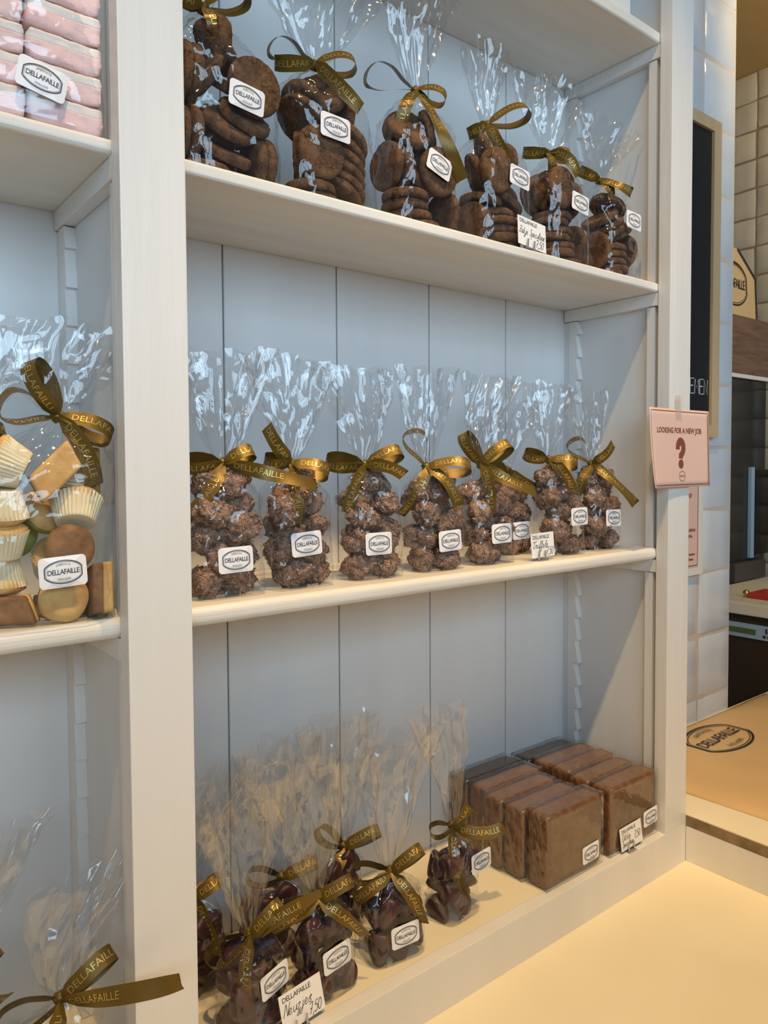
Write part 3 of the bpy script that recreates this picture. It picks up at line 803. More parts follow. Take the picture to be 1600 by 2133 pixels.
# ================================================================ contents
SIM = {
'A': [('c', -0.0272, -0.0042, 0.0065, -0.00, 0.00, -0.41), ('c', 0.0425, 0.0044, 0.0346, 1.57, -1.41, -1.57), ('c', -0.0006, -0.0065, 0.0361, 0.58, 0.06, 0.13), ('c', 0.0013, 0.0325, 0.0452, 1.57, 2.38, 0.00), ('c', 0.0009, 0.0091, 0.0717, -0.83, -0.18, -3.13), ('c', -0.0555, 0.0044, 0.0476, 1.57, -0.79, 1.57), ('c', 0.0015, -0.0107, 0.0693, 0.58, 0.65, -0.57), ('c', 0.025, -0.0107, 0.0842, 0.73, 0.46, -0.28), ('c', 0.027, -0.0325, 0.1116, -1.57, -0.59, -0.00), ('c', 0.0555, 0.0042, 0.0348, -1.57, 1.04, 1.57), ('c', 0.0269, 0.0065, 0.1209, -0.03, 0.61, -1.38), ('c', 0.0525, 0.0003, 0.1627, -1.63, -0.19, -1.49), ('c', -0.0425, -0.0006, 0.0476, 1.57, -0.16, 1.57), ('c', 0.01, 0.0037, 0.161, 2.35, 0.02, -1.91), ('c', -0.0555, -0.0041, 0.1166, -1.57, -0.56, 1.57), ('c', -0.0295, -0.004, 0.1606, -1.57, 0.32, -1.57), ('c', -0.0163, 0.0026, 0.1263, 1.14, 0.33, -1.65), ('c', -0.0425, -0.0033, 0.1167, 1.57, -0.78, -1.57)],
'B': [('c', -0.0194, 0.0005, 0.0065, 0.00, 0.00, 0.20), ('c', -0.0272, -0.0032, 0.0195, 0.00, -0.00, 0.42), ('c', -0.0274, -0.0315, 0.0606, 1.57, -2.04, 0.00), ('c', 0.0228, 0.0026, 0.0239, 0.14, 0.54, 0.32), ('c', -0.0365, 0.0065, 0.0606, 1.57, 1.73, 0.94), ('c', 0.0291, 0.0029, 0.0352, -0.00, 0.56, 0.05), ('c', 0.0294, 0.0031, 0.0504, 0.06, 0.56, 0.17), ('c', 0.0294, 0.0031, 0.0657, -0.31, 0.47, -0.57), ('c', -0.0321, 0.0031, 0.1112, -0.22, 0.72, -0.21), ('c', 0.0292, 0.0022, 0.0812, -0.27, 0.50, -0.47), ('c', 0.0294, -0.0032, 0.0966, -0.31, 0.48, -0.56), ('c', 0.0133, 0.0315, 0.1462, 1.57, 2.64, -0.00), ('c', 0.0555, 0.0033, 0.1262, 1.57, 0.19, 1.57), ('c', -0.0323, 0.0028, 0.1291, 0.27, -2.44, -0.29), ('c', 0.0249, -0.0065, 0.1483, 1.07, 0.46, -1.09), ('c', 0.0067, -0.0065, 0.1513, 1.04, -0.56, -0.53), ('c', -0.0142, -0.0237, 0.172, -1.39, -2.81, -0.22)],
'C': [('c', 0.0039, 0.0005, 0.0065, 0.00, -0.00, 3.11), ('c', 0.0505, -0.0043, 0.0347, 1.57, 1.43, 1.57), ('c', 0.0199, 0.0325, 0.0757, 1.57, -1.81, 0.00), ('c', -0.0108, 0.0018, 0.0195, 0.00, -0.00, -0.32), ('c', -0.0186, 0.0015, 0.0325, -0.00, 0.00, -3.01), ('c', 0.0222, 0.0325, 0.1452, 1.57, -1.14, 0.00), ('c', -0.0221, -0.0041, 0.0455, 0.00, -0.00, -0.23), ('c', 0.0158, 0.0183, 0.0856, -1.53, 2.85, 0.01), ('c', 0.0137, -0.0066, 0.0862, 0.96, -0.88, 0.64), ('c', 0.0178, -0.0325, 0.0837, 1.57, -1.68, -0.00), ('c', -0.0331, 0.004, 0.0874, 0.50, -1.72, -0.49), ('c', -0.05, 0.0044, 0.0866, -1.48, -1.73, 1.48), ('c', -0.022, -0.0124, 0.1369, -0.83, 0.44, -2.93), ('c', -0.0085, 0.0157, 0.148, 1.05, -1.10, 0.13), ('c', 0.0306, -0.0062, 0.1455, 1.26, 0.70, 0.74)],
'D': [('c', 0.0221, 0.004, 0.0065, -0.00, -3.14, -0.63), ('c', -0.036, 0.0042, 0.0346, 1.57, 0.47, -1.54), ('c', 0.0158, -0.0031, 0.0195, -0.00, -3.14, -0.45), ('c', 0.0142, 0.0021, 0.0325, -3.14, 0.00, -0.07), ('c', 0.0087, -0.0015, 0.0455, -0.00, 0.00, -1.42), ('c', 0.0055, 0.004, 0.0585, 0.00, 0.00, -0.27), ('c', -0.0228, 0.004, 0.0753, 0.04, 0.10, -0.19), ('c', 0.0238, -0.0004, 0.0824, 0.35, -2.75, -1.39), ('c', 0.0233, 0.0056, 0.1069, 0.41, -0.51, 1.51), ('c', -0.0489, 0.0007, 0.0346, 1.57, 1.41, 1.61), ('c', -0.0306, 0.0065, 0.1166, -1.21, 0.14, -2.15), ('c', -0.0233, -0.0325, 0.1152, 1.57, -2.02, 0.00), ('c', 0.0515, -0.0041, 0.1392, -1.57, 0.37, -1.57), ('c', 0.012, 0.0065, 0.1373, -0.70, -0.50, -2.92), ('c', -0.0293, 0.0064, 0.1513, -0.20, 1.21, -0.84)],
'E': [('c', 0.0128, -0.0002, 0.0065, 0.00, 3.14, 0.92), ('c', -0.0083, -0.0029, 0.0195, 3.14, 0.00, 1.45), ('c', -0.002, 0.0005, 0.0325, -0.00, -0.00, 0.12), ('c', -0.0146, 0.0017, 0.0455, -0.00, -0.00, 0.09), ('c', -0.0055, 0.0042, 0.0585, -0.00, -0.00, 0.14), ('c', -0.0165, 0.0035, 0.0715, -0.00, -0.00, 0.09), ('c', -0.0066, 0.004, 0.0845, -0.00, -0.00, -0.02), ('c', -0.015, 0.0306, 0.1256, 1.57, 2.04, -0.05), ('c', -0.0168, 0.016, 0.1256, 1.57, 0.16, -0.11), ('c', -0.0174, -0.0309, 0.1255, 1.52, 2.98, -0.01), ('c', -0.0168, -0.0026, 0.1256, -1.57, 0.47, -0.23), ('c', 0.0433, 0.0044, 0.0476, 1.57, 0.47, -1.57), ('c', 0.0446, -0.0041, 0.1166, 1.57, 1.31, 1.57)],
'F': [('c', -0.0171, -0.002, 0.0065, 0.00, 3.14, -0.38), ('c', 0.0074, 0.003, 0.0195, 0.00, -3.14, -0.45), ('c', 0.0031, 0.004, 0.0325, -0.00, 0.00, -0.16), ('c', -0.0455, -0.0022, 0.0476, -1.57, -0.47, 1.57), ('c', 0.0449, 0.0037, 0.0605, 1.68, -1.41, 1.47), ('c', 0.0025, 0.0035, 0.0455, 0.00, 0.00, 0.00), ('c', 0.002, 0.0033, 0.0585, -0.00, 0.00, -1.25), ('c', 0.02, 0.0044, 0.0898, -0.11, -0.59, 0.19), ('c', -0.0027, -0.0011, 0.0899, 0.14, -0.59, -0.25), ('c', -0.01, 0.0005, 0.1007, 0.10, -0.60, -0.17), ('c', -0.02, 0.0012, 0.1095, 0.30, 0.53, -2.59), ('c', 0.0183, -0.0038, 0.1348, 0.04, 0.47, -0.12)],
'G': [('t', -0.0255, 0.002, 0.0165, 2.36, 0.00, 1.57), ('t', 0.0185, 0.0092, 0.0165, -0.78, -0.00, 2.79), ('t', -0.0023, -0.0104, 0.0403, 1.55, -2.29, -0.20), ('t', 0.021, 0.0091, 0.0536, -1.71, 0.66, -0.43), ('t', 0.0138, -0.0105, 0.0808, -0.79, 0.38, -3.14), ('t', -0.0233, 0.0055, 0.0702, 0.43, -0.17, -2.09), ('t', -0.0174, -0.0104, 0.1018, 0.26, -0.18, -0.00), ('t', 0.0181, 0.0105, 0.1094, 1.33, -2.84, -0.03), ('t', 0.007, -0.009, 0.1361, -0.15, 2.72, 0.37), ('t', -0.0234, 0.0095, 0.1309, -1.12, 1.01, 0.53)],
'H': [('t', -0.0088, -0.0047, 0.0168, 2.87, -0.10, -1.11), ('t', 0.0235, 0.0048, 0.0168, -2.88, 0.13, -1.11), ('t', -0.0255, 0.0026, 0.0453, -2.35, 0.22, 1.57), ('t', 0.0127, -0.0105, 0.046, 1.75, 0.26, -0.11), ('t', 0.0249, 0.0045, 0.0732, 0.51, 0.52, 1.57), ('t', -0.0141, 0.0087, 0.0763, -0.95, -0.25, 2.67), ('t', 0.0193, 0.01, 0.1068, 0.42, -0.51, 0.00), ('t', -0.025, -0.008, 0.104, -0.17, -2.18, -1.69), ('t', 0.0061, -0.0091, 0.1306, 0.18, -0.98, 0.68), ('t', -0.0223, 0.0049, 0.1417, -1.33, 0.23, 0.92)],
'I': [('t', -0.0242, -0.0042, 0.0172, -0.68, 0.31, 1.94), ('t', 0.02, -0.009, 0.0173, -0.42, -0.19, 0.47), ('t', 0.0042, 0.0104, 0.0393, 2.88, -0.47, 0.00), ('t', 0.0237, -0.008, 0.0658, 0.35, 0.85, -0.82), ('t', -0.0253, -0.0031, 0.0532, 1.53, -0.36, 1.76), ('t', -0.0159, -0.0101, 0.0846, -0.38, 0.30, -0.00), ('t', -0.0123, 0.0105, 0.1105, 2.35, 0.06, -0.00), ('t', 0.0233, -0.0044, 0.1031, -0.12, 0.10, 1.09), ('t', -0.0193, -0.0106, 0.1379, -1.31, 2.70, -0.00), ('t', 0.0191, 0.0103, 0.1346, -1.54, -2.77, -0.19)],
'J': [('t', -0.0222, 0.0011, 0.0166, -1.83, -0.00, -1.71), ('t', -0.0233, 0.0044, 0.0497, 1.84, 0.00, 2.15), ('t', 0.0169, -0.0104, 0.0165, -0.26, 0.00, -0.00), ('t', 0.0172, 0.0105, 0.0424, 0.79, 3.02, 0.00), ('t', 0.0205, -0.0103, 0.0708, -0.78, 2.60, 0.04), ('t', -0.0194, -0.0086, 0.083, 0.82, -2.87, 0.44), ('t', 0.0143, 0.0104, 0.0985, 0.26, 3.11, 0.00), ('t', 0.0201, -0.0098, 0.1263, -0.66, 0.61, -2.75), ('t', -0.0254, 0.0056, 0.1129, -0.26, 2.38, -1.57), ('t', -0.0061, 0.0091, 0.1419, 0.76, -2.50, 0.44)],
'K': [('t', -0.0178, -0.0098, 0.0168, 0.87, 3.14, -0.25), ('t', -0.025, 0.0047, 0.0469, 1.23, 0.47, 1.64), ('t', 0.017, 0.0106, 0.0166, 1.31, -0.00, -0.00), ('t', 0.0187, -0.0106, 0.0433, -1.31, 2.76, -0.00), ('t', 0.0088, 0.0105, 0.0674, 0.79, 2.89, -0.00), ('t', -0.0203, -0.0085, 0.0831, -1.17, 0.40, -2.65), ('t', 0.0205, -0.0086, 0.0961, 1.21, -2.86, 0.47), ('t', -0.0172, 0.0104, 0.1132, 2.88, -0.14, -0.00), ('t', 0.0237, 0.0057, 0.1259, 0.00, -2.57, 1.93), ('t', -0.019, -0.0092, 0.1401, -1.38, -0.29, 0.29)],
'L': [('t', 0.0254, -0.0022, 0.0168, -0.25, 0.13, 1.57), ('t', -0.0125, -0.0065, 0.017, -0.45, -3.14, -0.72), ('t', 0.0095, 0.01, 0.0436, 1.08, -0.47, 0.00), ('t', -0.0233, -0.0073, 0.05, -0.41, 2.40, 0.90), ('t', 0.0176, -0.0103, 0.0711, -1.69, 0.16, 0.15), ('t', -0.017, 0.01, 0.0837, -0.65, 0.02, -0.00), ('t', 0.0206, 0.0057, 0.1009, 0.32, 0.09, -0.81), ('t', -0.015, -0.0103, 0.1098, 1.43, -0.09, 0.15), ('t', -0.0222, 0.0058, 0.1382, -2.25, 0.29, 0.91), ('t', 0.0205, -0.0084, 0.131, -1.15, -0.20, 2.56)],
'M': [('t', -0.017, 0.0106, 0.0166, -1.83, -0.00, -0.00), ('t', -0.0194, -0.0088, 0.0442, 1.22, -0.36, 2.68), ('t', 0.0188, -0.0088, 0.0164, 2.88, -0.00, 0.38), ('t', 0.0157, 0.0105, 0.0436, 0.79, -0.15, -0.00), ('t', -0.0058, -0.0013, 0.0733, -0.73, -0.32, -1.67), ('t', 0.0255, 0.002, 0.0853, -2.35, -0.05, 1.57), ('t', -0.0256, 0.0038, 0.1003, 1.31, 0.38, 1.57), ('t', 0.0065, -0.0044, 0.1126, -0.49, 2.81, -1.27), ('t', -0.0193, 0.0088, 0.1338, 0.37, -3.07, 0.45), ('t', 0.0236, 0.0102, 0.1384, -0.21, -2.02, -0.00)],
'N': [('t', 0.0238, -0.0042, 0.0165, -0.21, -3.04, 1.10), ('t', -0.0128, 0.0102, 0.0165, 0.21, 0.11, 3.14), ('t', -0.018, -0.0098, 0.0432, 0.90, -3.07, -0.28), ('t', 0.0146, 0.0103, 0.0473, 1.42, 0.03, -0.14), ('t', 0.0185, -0.0101, 0.0746, -0.25, 0.35, -3.10), ('t', 0.0173, 0.0104, 0.1022, 0.26, -0.16, -0.00), ('t', -0.0179, 0.0105, 0.0709, 0.79, 2.87, 0.00), ('t', -0.0193, -0.0105, 0.0982, -1.31, 2.70, -0.00), ('t', -0.0153, 0.009, 0.1283, 0.86, 0.89, 0.67), ('t', 0.0171, -0.0105, 0.1285, -1.34, 0.19, -3.03)],
'O': [('n', 0.0152, 0.0122, 0.0107, 0.63, -1.94, -0.80), ('n', -0.0145, -0.0147, 0.0109, 2.83, -1.25, 0.08), ('n', -0.0211, 0.016, 0.0165, -0.75, -2.64, 0.69), ('n', 0.0015, -0.014, 0.0289, 0.94, 0.29, -1.24), ('n', -0.0283, -0.0054, 0.0562, 0.30, 0.24, -1.57), ('n', 0.0265, -0.0125, 0.0516, 0.14, -0.41, 2.45), ('n', 0.0063, 0.0162, 0.0393, -0.36, 3.08, -0.43), ('n', -0.0057, -0.0075, 0.0618, -1.57, -2.15, 0.00), ('n', -0.024, 0.0162, 0.0621, -0.30, -3.00, -0.04), ('n', 0.0098, -0.0162, 0.0819, -2.96, -0.82, -0.65), ('n', -0.0258, -0.0083, 0.0871, 2.10, -0.18, -0.50), ('n', 0.0283, 0.0068, 0.0662, 3.04, -0.32, -0.18)],
'P': [('n', 0.0215, -0.0035, 0.0107, -0.63, 1.94, 0.91), ('n', -0.0143, 0.016, 0.0109, 1.89, -0.35, 1.76), ('n', 0.014, 0.0072, 0.0331, 1.65, 1.75, 0.07), ('n', -0.004, -0.0124, 0.027, -0.78, -0.71, -2.81), ('n', 0.028, -0.0101, 0.046, 2.69, -0.72, -0.52), ('n', -0.0278, -0.0117, 0.0515, 0.03, 0.34, -2.73), ('n', 0.0267, 0.014, 0.0678, -2.64, -0.08, -0.37), ('n', -0.001, 0.0124, 0.053, 0.81, 0.58, 1.78), ('n', -0.0054, -0.0163, 0.0648, 0.23, 2.94, -0.87), ('n', -0.0194, 0.0097, 0.0698, -1.57, -0.33, -1.57), ('n', 0.0142, -0.0055, 0.0923, -0.73, -2.05, 0.53), ('n', -0.0055, 0.016, 0.0869, -0.05, 2.28, 0.34)],
'Q': [('n', -0.0242, 0.0032, 0.0107, 0.63, -1.94, 0.77), ('n', 0.0275, -0.0023, 0.0107, -1.11, -2.30, -0.65), ('n', -0.015, -0.016, 0.0204, -3.09, -0.56, -0.70), ('n', 0.0095, 0.011, 0.0171, -2.43, -0.45, -0.27), ('n', 0.0275, 0.016, 0.0362, -0.09, 2.74, 0.61), ('n', -0.0153, 0.016, 0.046, -1.63, 0.84, -1.31), ('n', 0.0062, -0.0162, 0.0409, 0.33, -3.02, 0.85), ('n', 0.0189, 0.016, 0.0685, 1.68, -0.55, 1.82), ('n', -0.0108, 0.0101, 0.0776, -0.06, 0.37, 0.02), ('n', 0.0265, -0.0078, 0.0713, -0.29, 2.83, -0.47), ('n', 0.0066, -0.0162, 0.0949, 0.81, -2.84, -0.90), ('n', -0.0283, -0.001, 0.0874, -0.95, 3.14, 0.37)],
'R': [('n', 0.0152, -0.0077, 0.0107, 2.52, 1.20, -0.76), ('n', -0.0145, -0.016, 0.0116, 1.98, 0.86, 1.57), ('n', -0.0201, 0.0158, 0.0139, 2.07, -0.03, -1.97), ('n', 0.0083, 0.0061, 0.0284, -2.01, -0.22, -0.34), ('n', -0.0137, -0.0162, 0.0365, -0.45, 2.56, -1.19), ('n', 0.0282, 0.0132, 0.0563, -0.29, -0.52, -1.60), ('n', 0.0113, -0.016, 0.0728, -0.38, 0.29, 2.91), ('n', -0.0148, 0.0162, 0.0543, -2.07, -0.00, 1.23), ('n', -0.0283, -0.0006, 0.0595, 0.01, -2.53, -1.04), ('n', 0.0171, 0.0049, 0.0814, -1.72, 0.09, 1.50), ('n', -0.014, -0.0161, 0.0822, 0.56, 2.69, 0.48), ('n', 0.02, -0.016, 0.0958, 0.23, 2.62, -0.16)],
'S': [('n', -0.0192, 0.0032, 0.0107, 1.24, 2.71, -0.04), ('n', 0.0016, -0.0034, 0.0109, -1.87, 0.08, 0.00), ('n', -0.0282, -0.016, 0.0204, 2.71, 0.03, -0.72), ('n', 0.0154, 0.0162, 0.0173, -1.59, 1.16, 1.25), ('n', -0.005, 0.0026, 0.0397, 0.65, 2.54, 0.66), ('n', 0.0281, -0.0162, 0.0266, 0.39, -2.94, 1.25), ('n', 0.0121, 0.0162, 0.0425, -2.56, 0.51, 0.49), ('n', -0.0282, 0.0011, 0.0605, 2.19, -0.38, -0.62), ('n', 0.028, -0.0022, 0.0631, 0.37, -1.89, -2.28), ('n', -0.0171, -0.0163, 0.0675, -0.01, -2.51, 0.54), ('n', 0.0076, 0.0161, 0.0779, -2.14, -0.05, 1.24), ('n', 0.002, -0.0099, 0.0908, -0.25, 2.10, -1.14)],
'T': [('n', 0.0197, -0.003, 0.0107, -1.11, 2.30, -0.74), ('n', -0.0281, 0.0022, 0.0107, 1.90, -0.43, -0.46), ('n', -0.0028, -0.0163, 0.0291, -0.83, 0.36, -1.65), ('n', 0.0281, 0.0163, 0.0199, 0.26, 2.79, 1.44), ('n', -0.0191, 0.0158, 0.046, -0.93, -1.16, 0.64), ('n', -0.0166, -0.0132, 0.0466, -1.48, -0.50, -1.79), ('n', -0.0215, 0.0159, 0.078, 0.29, -0.09, -2.93), ('n', 0.0133, -0.0052, 0.0453, -2.33, 0.65, 0.74), ('n', 0.0172, 0.016, 0.0598, 2.76, -0.44, 1.34), ('n', 0.0139, -0.0163, 0.079, -0.42, -2.54, 1.13), ('n', -0.0153, -0.016, 0.0862, -1.26, 1.37, -1.57), ('n', -0.0029, 0.0013, 0.08, 0.76, 3.11, -0.40)],
'U': [('n', 0.0142, -0.0161, 0.0107, 2.52, 1.20, -0.34), ('n', -0.0281, -0.0022, 0.0107, -0.63, 1.94, 1.23), ('n', -0.0015, 0.007, 0.0165, 1.54, -2.69, 0.01), ('n', 0.0001, -0.0069, 0.0344, -1.52, 0.90, 0.06), ('n', 0.023, 0.016, 0.0249, -2.85, -0.12, 0.20), ('n', -0.0283, -0.0017, 0.0403, -1.08, 0.34, 2.98), ('n', 0.028, -0.0041, 0.0506, 0.09, 2.14, -1.10), ('n', -0.0133, 0.0162, 0.0579, -0.29, 2.06, 0.01), ('n', -0.0104, -0.0132, 0.0562, 2.16, -0.24, -1.14), ('n', -0.0045, 0.0161, 0.08, -1.00, -0.85, 0.80), ('n', -0.0277, -0.0163, 0.0727, -0.06, -2.72, 0.96), ('n', 0.0238, -0.0057, 0.0842, -1.63, -2.39, -0.07)],
'mu': [('l', -0.035, -0.009, 0.0155, -1.57, -0.00, -0.48), ('l', 0.0298, 0.0151, 0.0115, -0.00, -3.14, -0.05), ('l', 0.0535, -0.022, 0.028, 0.00, 1.57, 0.00), ('g', 0.0167, -0.0235, 0.0235, -1.42, 0.16, -3.12), ('m', 0.0196, 0.0117, 0.0571, 0.12, 0.79, -1.37), ('m', -0.0371, 0.0068, 0.0484, 3.09, 0.01, -0.34), ('g', -0.0187, 0.027, 0.0873, -1.57, 2.83, 0.00), ('m', -0.038, -0.0089, 0.0847, 0.09, 0.02, -0.16), ('g', 0.0232, -0.027, 0.0752, 1.57, 2.38, -0.00), ('m', -0.0377, -0.012, 0.1195, -0.02, 3.05, 1.41), ('m', -0.0369, -0.0149, 0.1614, 1.14, -0.24, -1.71), ('g', 0.0059, 0.0138, 0.1105, 0.94, 0.29, 0.45), ('l', 0.0535, 0.022, 0.149, 3.14, -1.57, 0.00), ('m', 0.0347, -0.012, 0.1136, -0.21, 0.56, 0.83), ('g', -0.0394, 0.0206, 0.1296, -1.90, 2.55, -0.18), ('m', 0.0243, 0.0092, 0.1512, -1.57, 1.14, -1.51), ('l', 0.0053, -0.0238, 0.1528, 1.42, -0.79, -0.00)],
}

def cookie_mesh(seed):
    n, rr, h = 56, .0345, .0118
    prof = [(0, h/2*.97), (.22, h/2*.95), (.42, h/2), (.62, h/2*.96), (.8, h/2), (.92, h/2*.94), (.975, h/2*.62), (1, h/2*.1), (1.0, -h/2*.55), (.965, -h/2*.95), (.6, -h/2), (0, -h/2)]
    v = []; f = []; idx = []
    rows = []
    for r, z in prof:
        row = []
        if r == 0: v.append((0, 0, z)); rows.append([len(v)-1]); continue
        for i in range(n):
            a = 2*math.pi*i/n
            k = 1+.03*noise.noise(Vector((math.cos(a)*1.2, math.sin(a)*1.2, seed)))+.022*noise.noise(Vector((math.cos(a)*5, math.sin(a)*5, z*300+seed)))
            q = Vector((r*math.cos(a)*2.2, r*math.sin(a)*2.2, seed+5))
            dz = (.0012*noise.noise(q*30)+.0009*noise.noise(q*90)) if r > 0 else 0
            v.append((rr*r*k*math.cos(a), rr*r*k*math.sin(a), z+dz)); row.append(len(v)-1)
        rows.append(row)
    for a, b in zip(rows[:-1], rows[1:]):
        if len(a) == 1:
            for i in range(n): f.append((a[0], b[i], b[(i+1) % n]))
        elif len(b) == 1:
            for i in range(n): f.append((b[0], a[(i+1) % n], a[i]))
        else:
            for i in range(n): f.append((a[i], b[i], b[(i+1) % n], a[(i+1) % n]))
    me = bpy.data.meshes.new('speculaas_cookie'); me.from_pydata(v, [], f); me.materials.append(M['speculaas'])
    for p in me.polygons: p.use_smooth = True
    return me

def truffle_mesh(seed):
    random.seed(seed)
    bm = bmesh.new(); bmesh.ops.create_icosphere(bm, subdivisions=4, radius=1)
    for v in bm.verts:
        p = v.co.copy()
        k = 1+.34*noise.noise(p*1.1+Vector((seed*3.1, 0, 0)))+.22*noise.noise(p*2.6+Vector((0, seed, 0)))+.10*noise.noise(p*7)+.05*noise.noise(p*15)
        v.co = Vector((p.x*.0262*k, p.y*.0190*k, p.z*.0180*k))
    for f in bm.faces: f.smooth = True
    vs = list(bm.verts)
    bm.normal_update()
    for _ in range(480):
        v = random.choice(vs)
        if v.index < 0 and False: continue
        c = v.co+v.normal*.0006; nrm = v.normal
        t = nrm.orthogonal().normalized(); t.rotate(Matrix.Rotation(random.uniform(0, 6.28), 3, nrm))
        b = nrm.cross(t)
        L = random.uniform(.002, .0056); w = random.uniform(.0007, .0024)
        up = nrm*random.uniform(-.0006, .0014)
        q = [c-t*L/2-b*w/2, c+t*L/2-b*w/2+up, c+t*L/2+b*w/2+up*.6, c-t*L/2+b*w/2]
        nv = [bm.verts.new(x) for x in q]
        f = bm.faces.new(nv); f.material_index = 1
    if seed % 2:     # a broad shaving stuck to it
        v = vs[seed*37 % len(vs)]
        n_ = v.co.normalized(); c = v.co+n_*.001
        t = n_.orthogonal().normalized(); b = n_.cross(t)
        nv = [bm.verts.new(c+t*x*.009+b*y*.0045-n_*.004*(x*x)) for x, y in ((-1, -.8), (0, -1), (1, -.6), (.8, .9), (0, 1), (-.9, .7))]
        f = bm.faces.new(nv); f.material_index = 1
    me = bpy.data.meshes.new('truffle'); bm.to_mesh(me); bm.free()
    me.materials.append(M['truffle']); me.materials.append(M['flake'])
    return me

def lathe_mesh(name, prof, n, m, seed=0, wob=.0, ripple=None, twist=0):
    v = []; f = []; rows = []
    for r, z in prof:
        if r < 1e-6: v.append((0, 0, z)); rows.append([len(v)-1]); continue
        row = []
        for i in range(n):
            a = 2*math.pi*i/n
            k = 1+wob*noise.noise(Vector((math.cos(a)*1.3, math.sin(a)*1.3, z*60+seed)))
            if ripple: k *= 1+ripple[1]*(1 if i % 2 else -1)*ripple[0](z)
            v.append((r*k*math.cos(a), r*k*math.sin(a), z)); row.append(len(v)-1)
        rows.append(row)
    for a, b in zip(rows[:-1], rows[1:]):
        if len(a) == 1 and len(b) == 1: continue
        if len(a) == 1:
            for i in range(n): f.append((a[0], b[(i+1) % n], b[i]))
        elif len(b) == 1:
            for i in range(n): f.append((b[0], a[i], a[(i+1) % n]))
        else:
            for i in range(n): f.append((a[i], a[(i+1) % n], b[(i+1) % n], b[i]))
    me = bpy.data.meshes.new(name); me.from_pydata(v, [], f); me.update(); me.materials.append(m)
    return me

COOK = [cookie_mesh(i) for i in range(4)]
TRUF = [truffle_mesh(i) for i in range(7)]
nose_prof = [(0, -.019), (.010, -.019), (.0150, -.0185), (.0170, -.016), (.0168, -.012), (.0140, -.002), (.0100, .009), (.0062, .0165), (.0030, .0195), (0, .0203)]
NOSE = [lathe_mesh('cone_candy', nose_prof, 24, M['nose'], i, .16) for i in range(3)]
for me in NOSE:
    for p in me.polygons: p.use_smooth = True
CUP = lathe_mesh('paper_cup', [(0, -.0168), (.0185, -.017), (.0195, -.0155), (.0225, -.003), (.0262, .011), (.0258, .011), (.0222, -.002), (.019, -.0145)], 72, M['cup'], 0, 0, (lambda z: .35+max(0, (z+.017)/.028), .028))
MUFF = lathe_mesh('crown', [(.0235, .004), (.0255, .0095), (.0245, .014), (.017, .0185), (.008, .0205), (0, .0208)], 36, M['cake'], 3, .1)
for p in MUFF.polygons: p.use_smooth = True
BURN = lathe_mesh('dark_topping', [(.011, .0196), (.009, .0206), (.004, .0214), (0, .0216)], 20, M['cake_dark'], 5, .6)
GREEN = lathe_mesh('green_base', [(0, -.010), (.018, -.010), (.0235, -.006), (.0248, .001)], 36, M['green_cake'], 2, .06)
GTOP = lathe_mesh('browned_top', [(.0248, .001), (.0235, .006), (.016, .0095), (0, .0102)], 36, M['cake'], 2, .06)
GDARK = lathe_mesh('browned_top', [(.0248, .001), (.0235, .006), (.016, .0095), (0, .0102)], 36, M['cake_dark'], 2, .06)
for me in (GREEN, GTOP, GDARK):
    for p in me.polygons: p.use_smooth = True
def loaf_mesh(name, z0, z1, m, k=1.0):
    bm = bmesh.new(); bbox_bm(bm, -.0265, .0265, -.0145, .0145, z0, z1, bev=.004, seg=3)
    for v in bm.verts:
        v.co.x *= k; v.co.x += v.co.y*.35
        v.co += Vector((0, 0, .0012*noise.noise(v.co*120)))
    me = bpy.data.meshes.new(name); bm.to_mesh(me); bm.free(); me.materials.append(m)
    for p in me.polygons: p.use_smooth = True
    return me
LTOP = loaf_mesh('golden_top', .000, .0105, M['cake'])
LBOT = loaf_mesh('dark_base', -.0105, .001, M['cake_dark'], .98)

def put(name, me, mwx, label, cat, group):
    o = bpy.data.objects.new(name, me); COL.objects.link(o); o.matrix_world = mwx
    return tag(o, label, cat, group)
def sub(name, me, parent):
    o = bpy.data.objects.new(name, me); COL.objects.link(o); o.parent = parent; return o

EXT = {'c': (.033, .030), 't': (.018, .020), 'n': (.016, .018), 'm': (.024, .026), 'g': (.022, .022), 'l': (.022, .022)}
def fill(bag, items, where, w=.1, hk=.2, ft=.7, kx=0):
    for k, (t, x, y, z, rx, ry, rz) in enumerate(items):
        er, ez = EXT[t]
        if z+ez*.8 > hk-.008: continue
        tt = (z+er*.5)/hk
        if tt > ft:
            s = 1-((tt-ft)/(1-ft))**1.5
            lim = max(0, w/2*s-er*.85)
            x = max(-lim, min(lim, x))+kx*(tt-.5)
            y *= s
        mx = bag @ Matrix.Translation((x, y, z+.0015)) @ Euler((rx, ry, rz)).to_matrix().to_4x4()
        if t == 'c': put('speculaas_cookie', COOK[k % 4], mx, 'round brown spiced cookie inside '+where, 'cookie', 'cookies inside '+where)
        elif t == 't': put('truffle', TRUF[(k*3+len(where)) % 7], mx, 'flaky chocolate truffle inside '+where, 'truffle', 'truffles inside '+where)
        elif t == 'n': put('cone_candy', NOSE[k % 3], mx, 'dark purple cone shaped candy inside '+where, 'candy', 'candies inside '+where)
        elif t == 'm':
            o = put('cupcake', None, mx, 'small golden cupcake in pleated cream paper cup inside '+where, 'cake', 'cupcakes inside '+where)
            sub('paper_cup', CUP, o); sub('cake', MUFF, o)
            if k % 2: sub('dark_topping', BURN, o)
        elif t == 'g':
            o = put('round_cake', None, mx, 'small round green cake with browned top inside '+where, 'cake', 'round green cakes inside '+where)
            sub('green_base', GREEN, o); sub('browned_top', GTOP if k % 2 else GDARK, o)
        elif t == 'l':
            o = put('loaf_cake', None, mx, 'small diamond shaped golden cake with dark base inside '+where, 'cake', 'diamond cakes inside '+where)
            sub('golden_top', LTOP, o); sub('dark_base', LBOT, o)

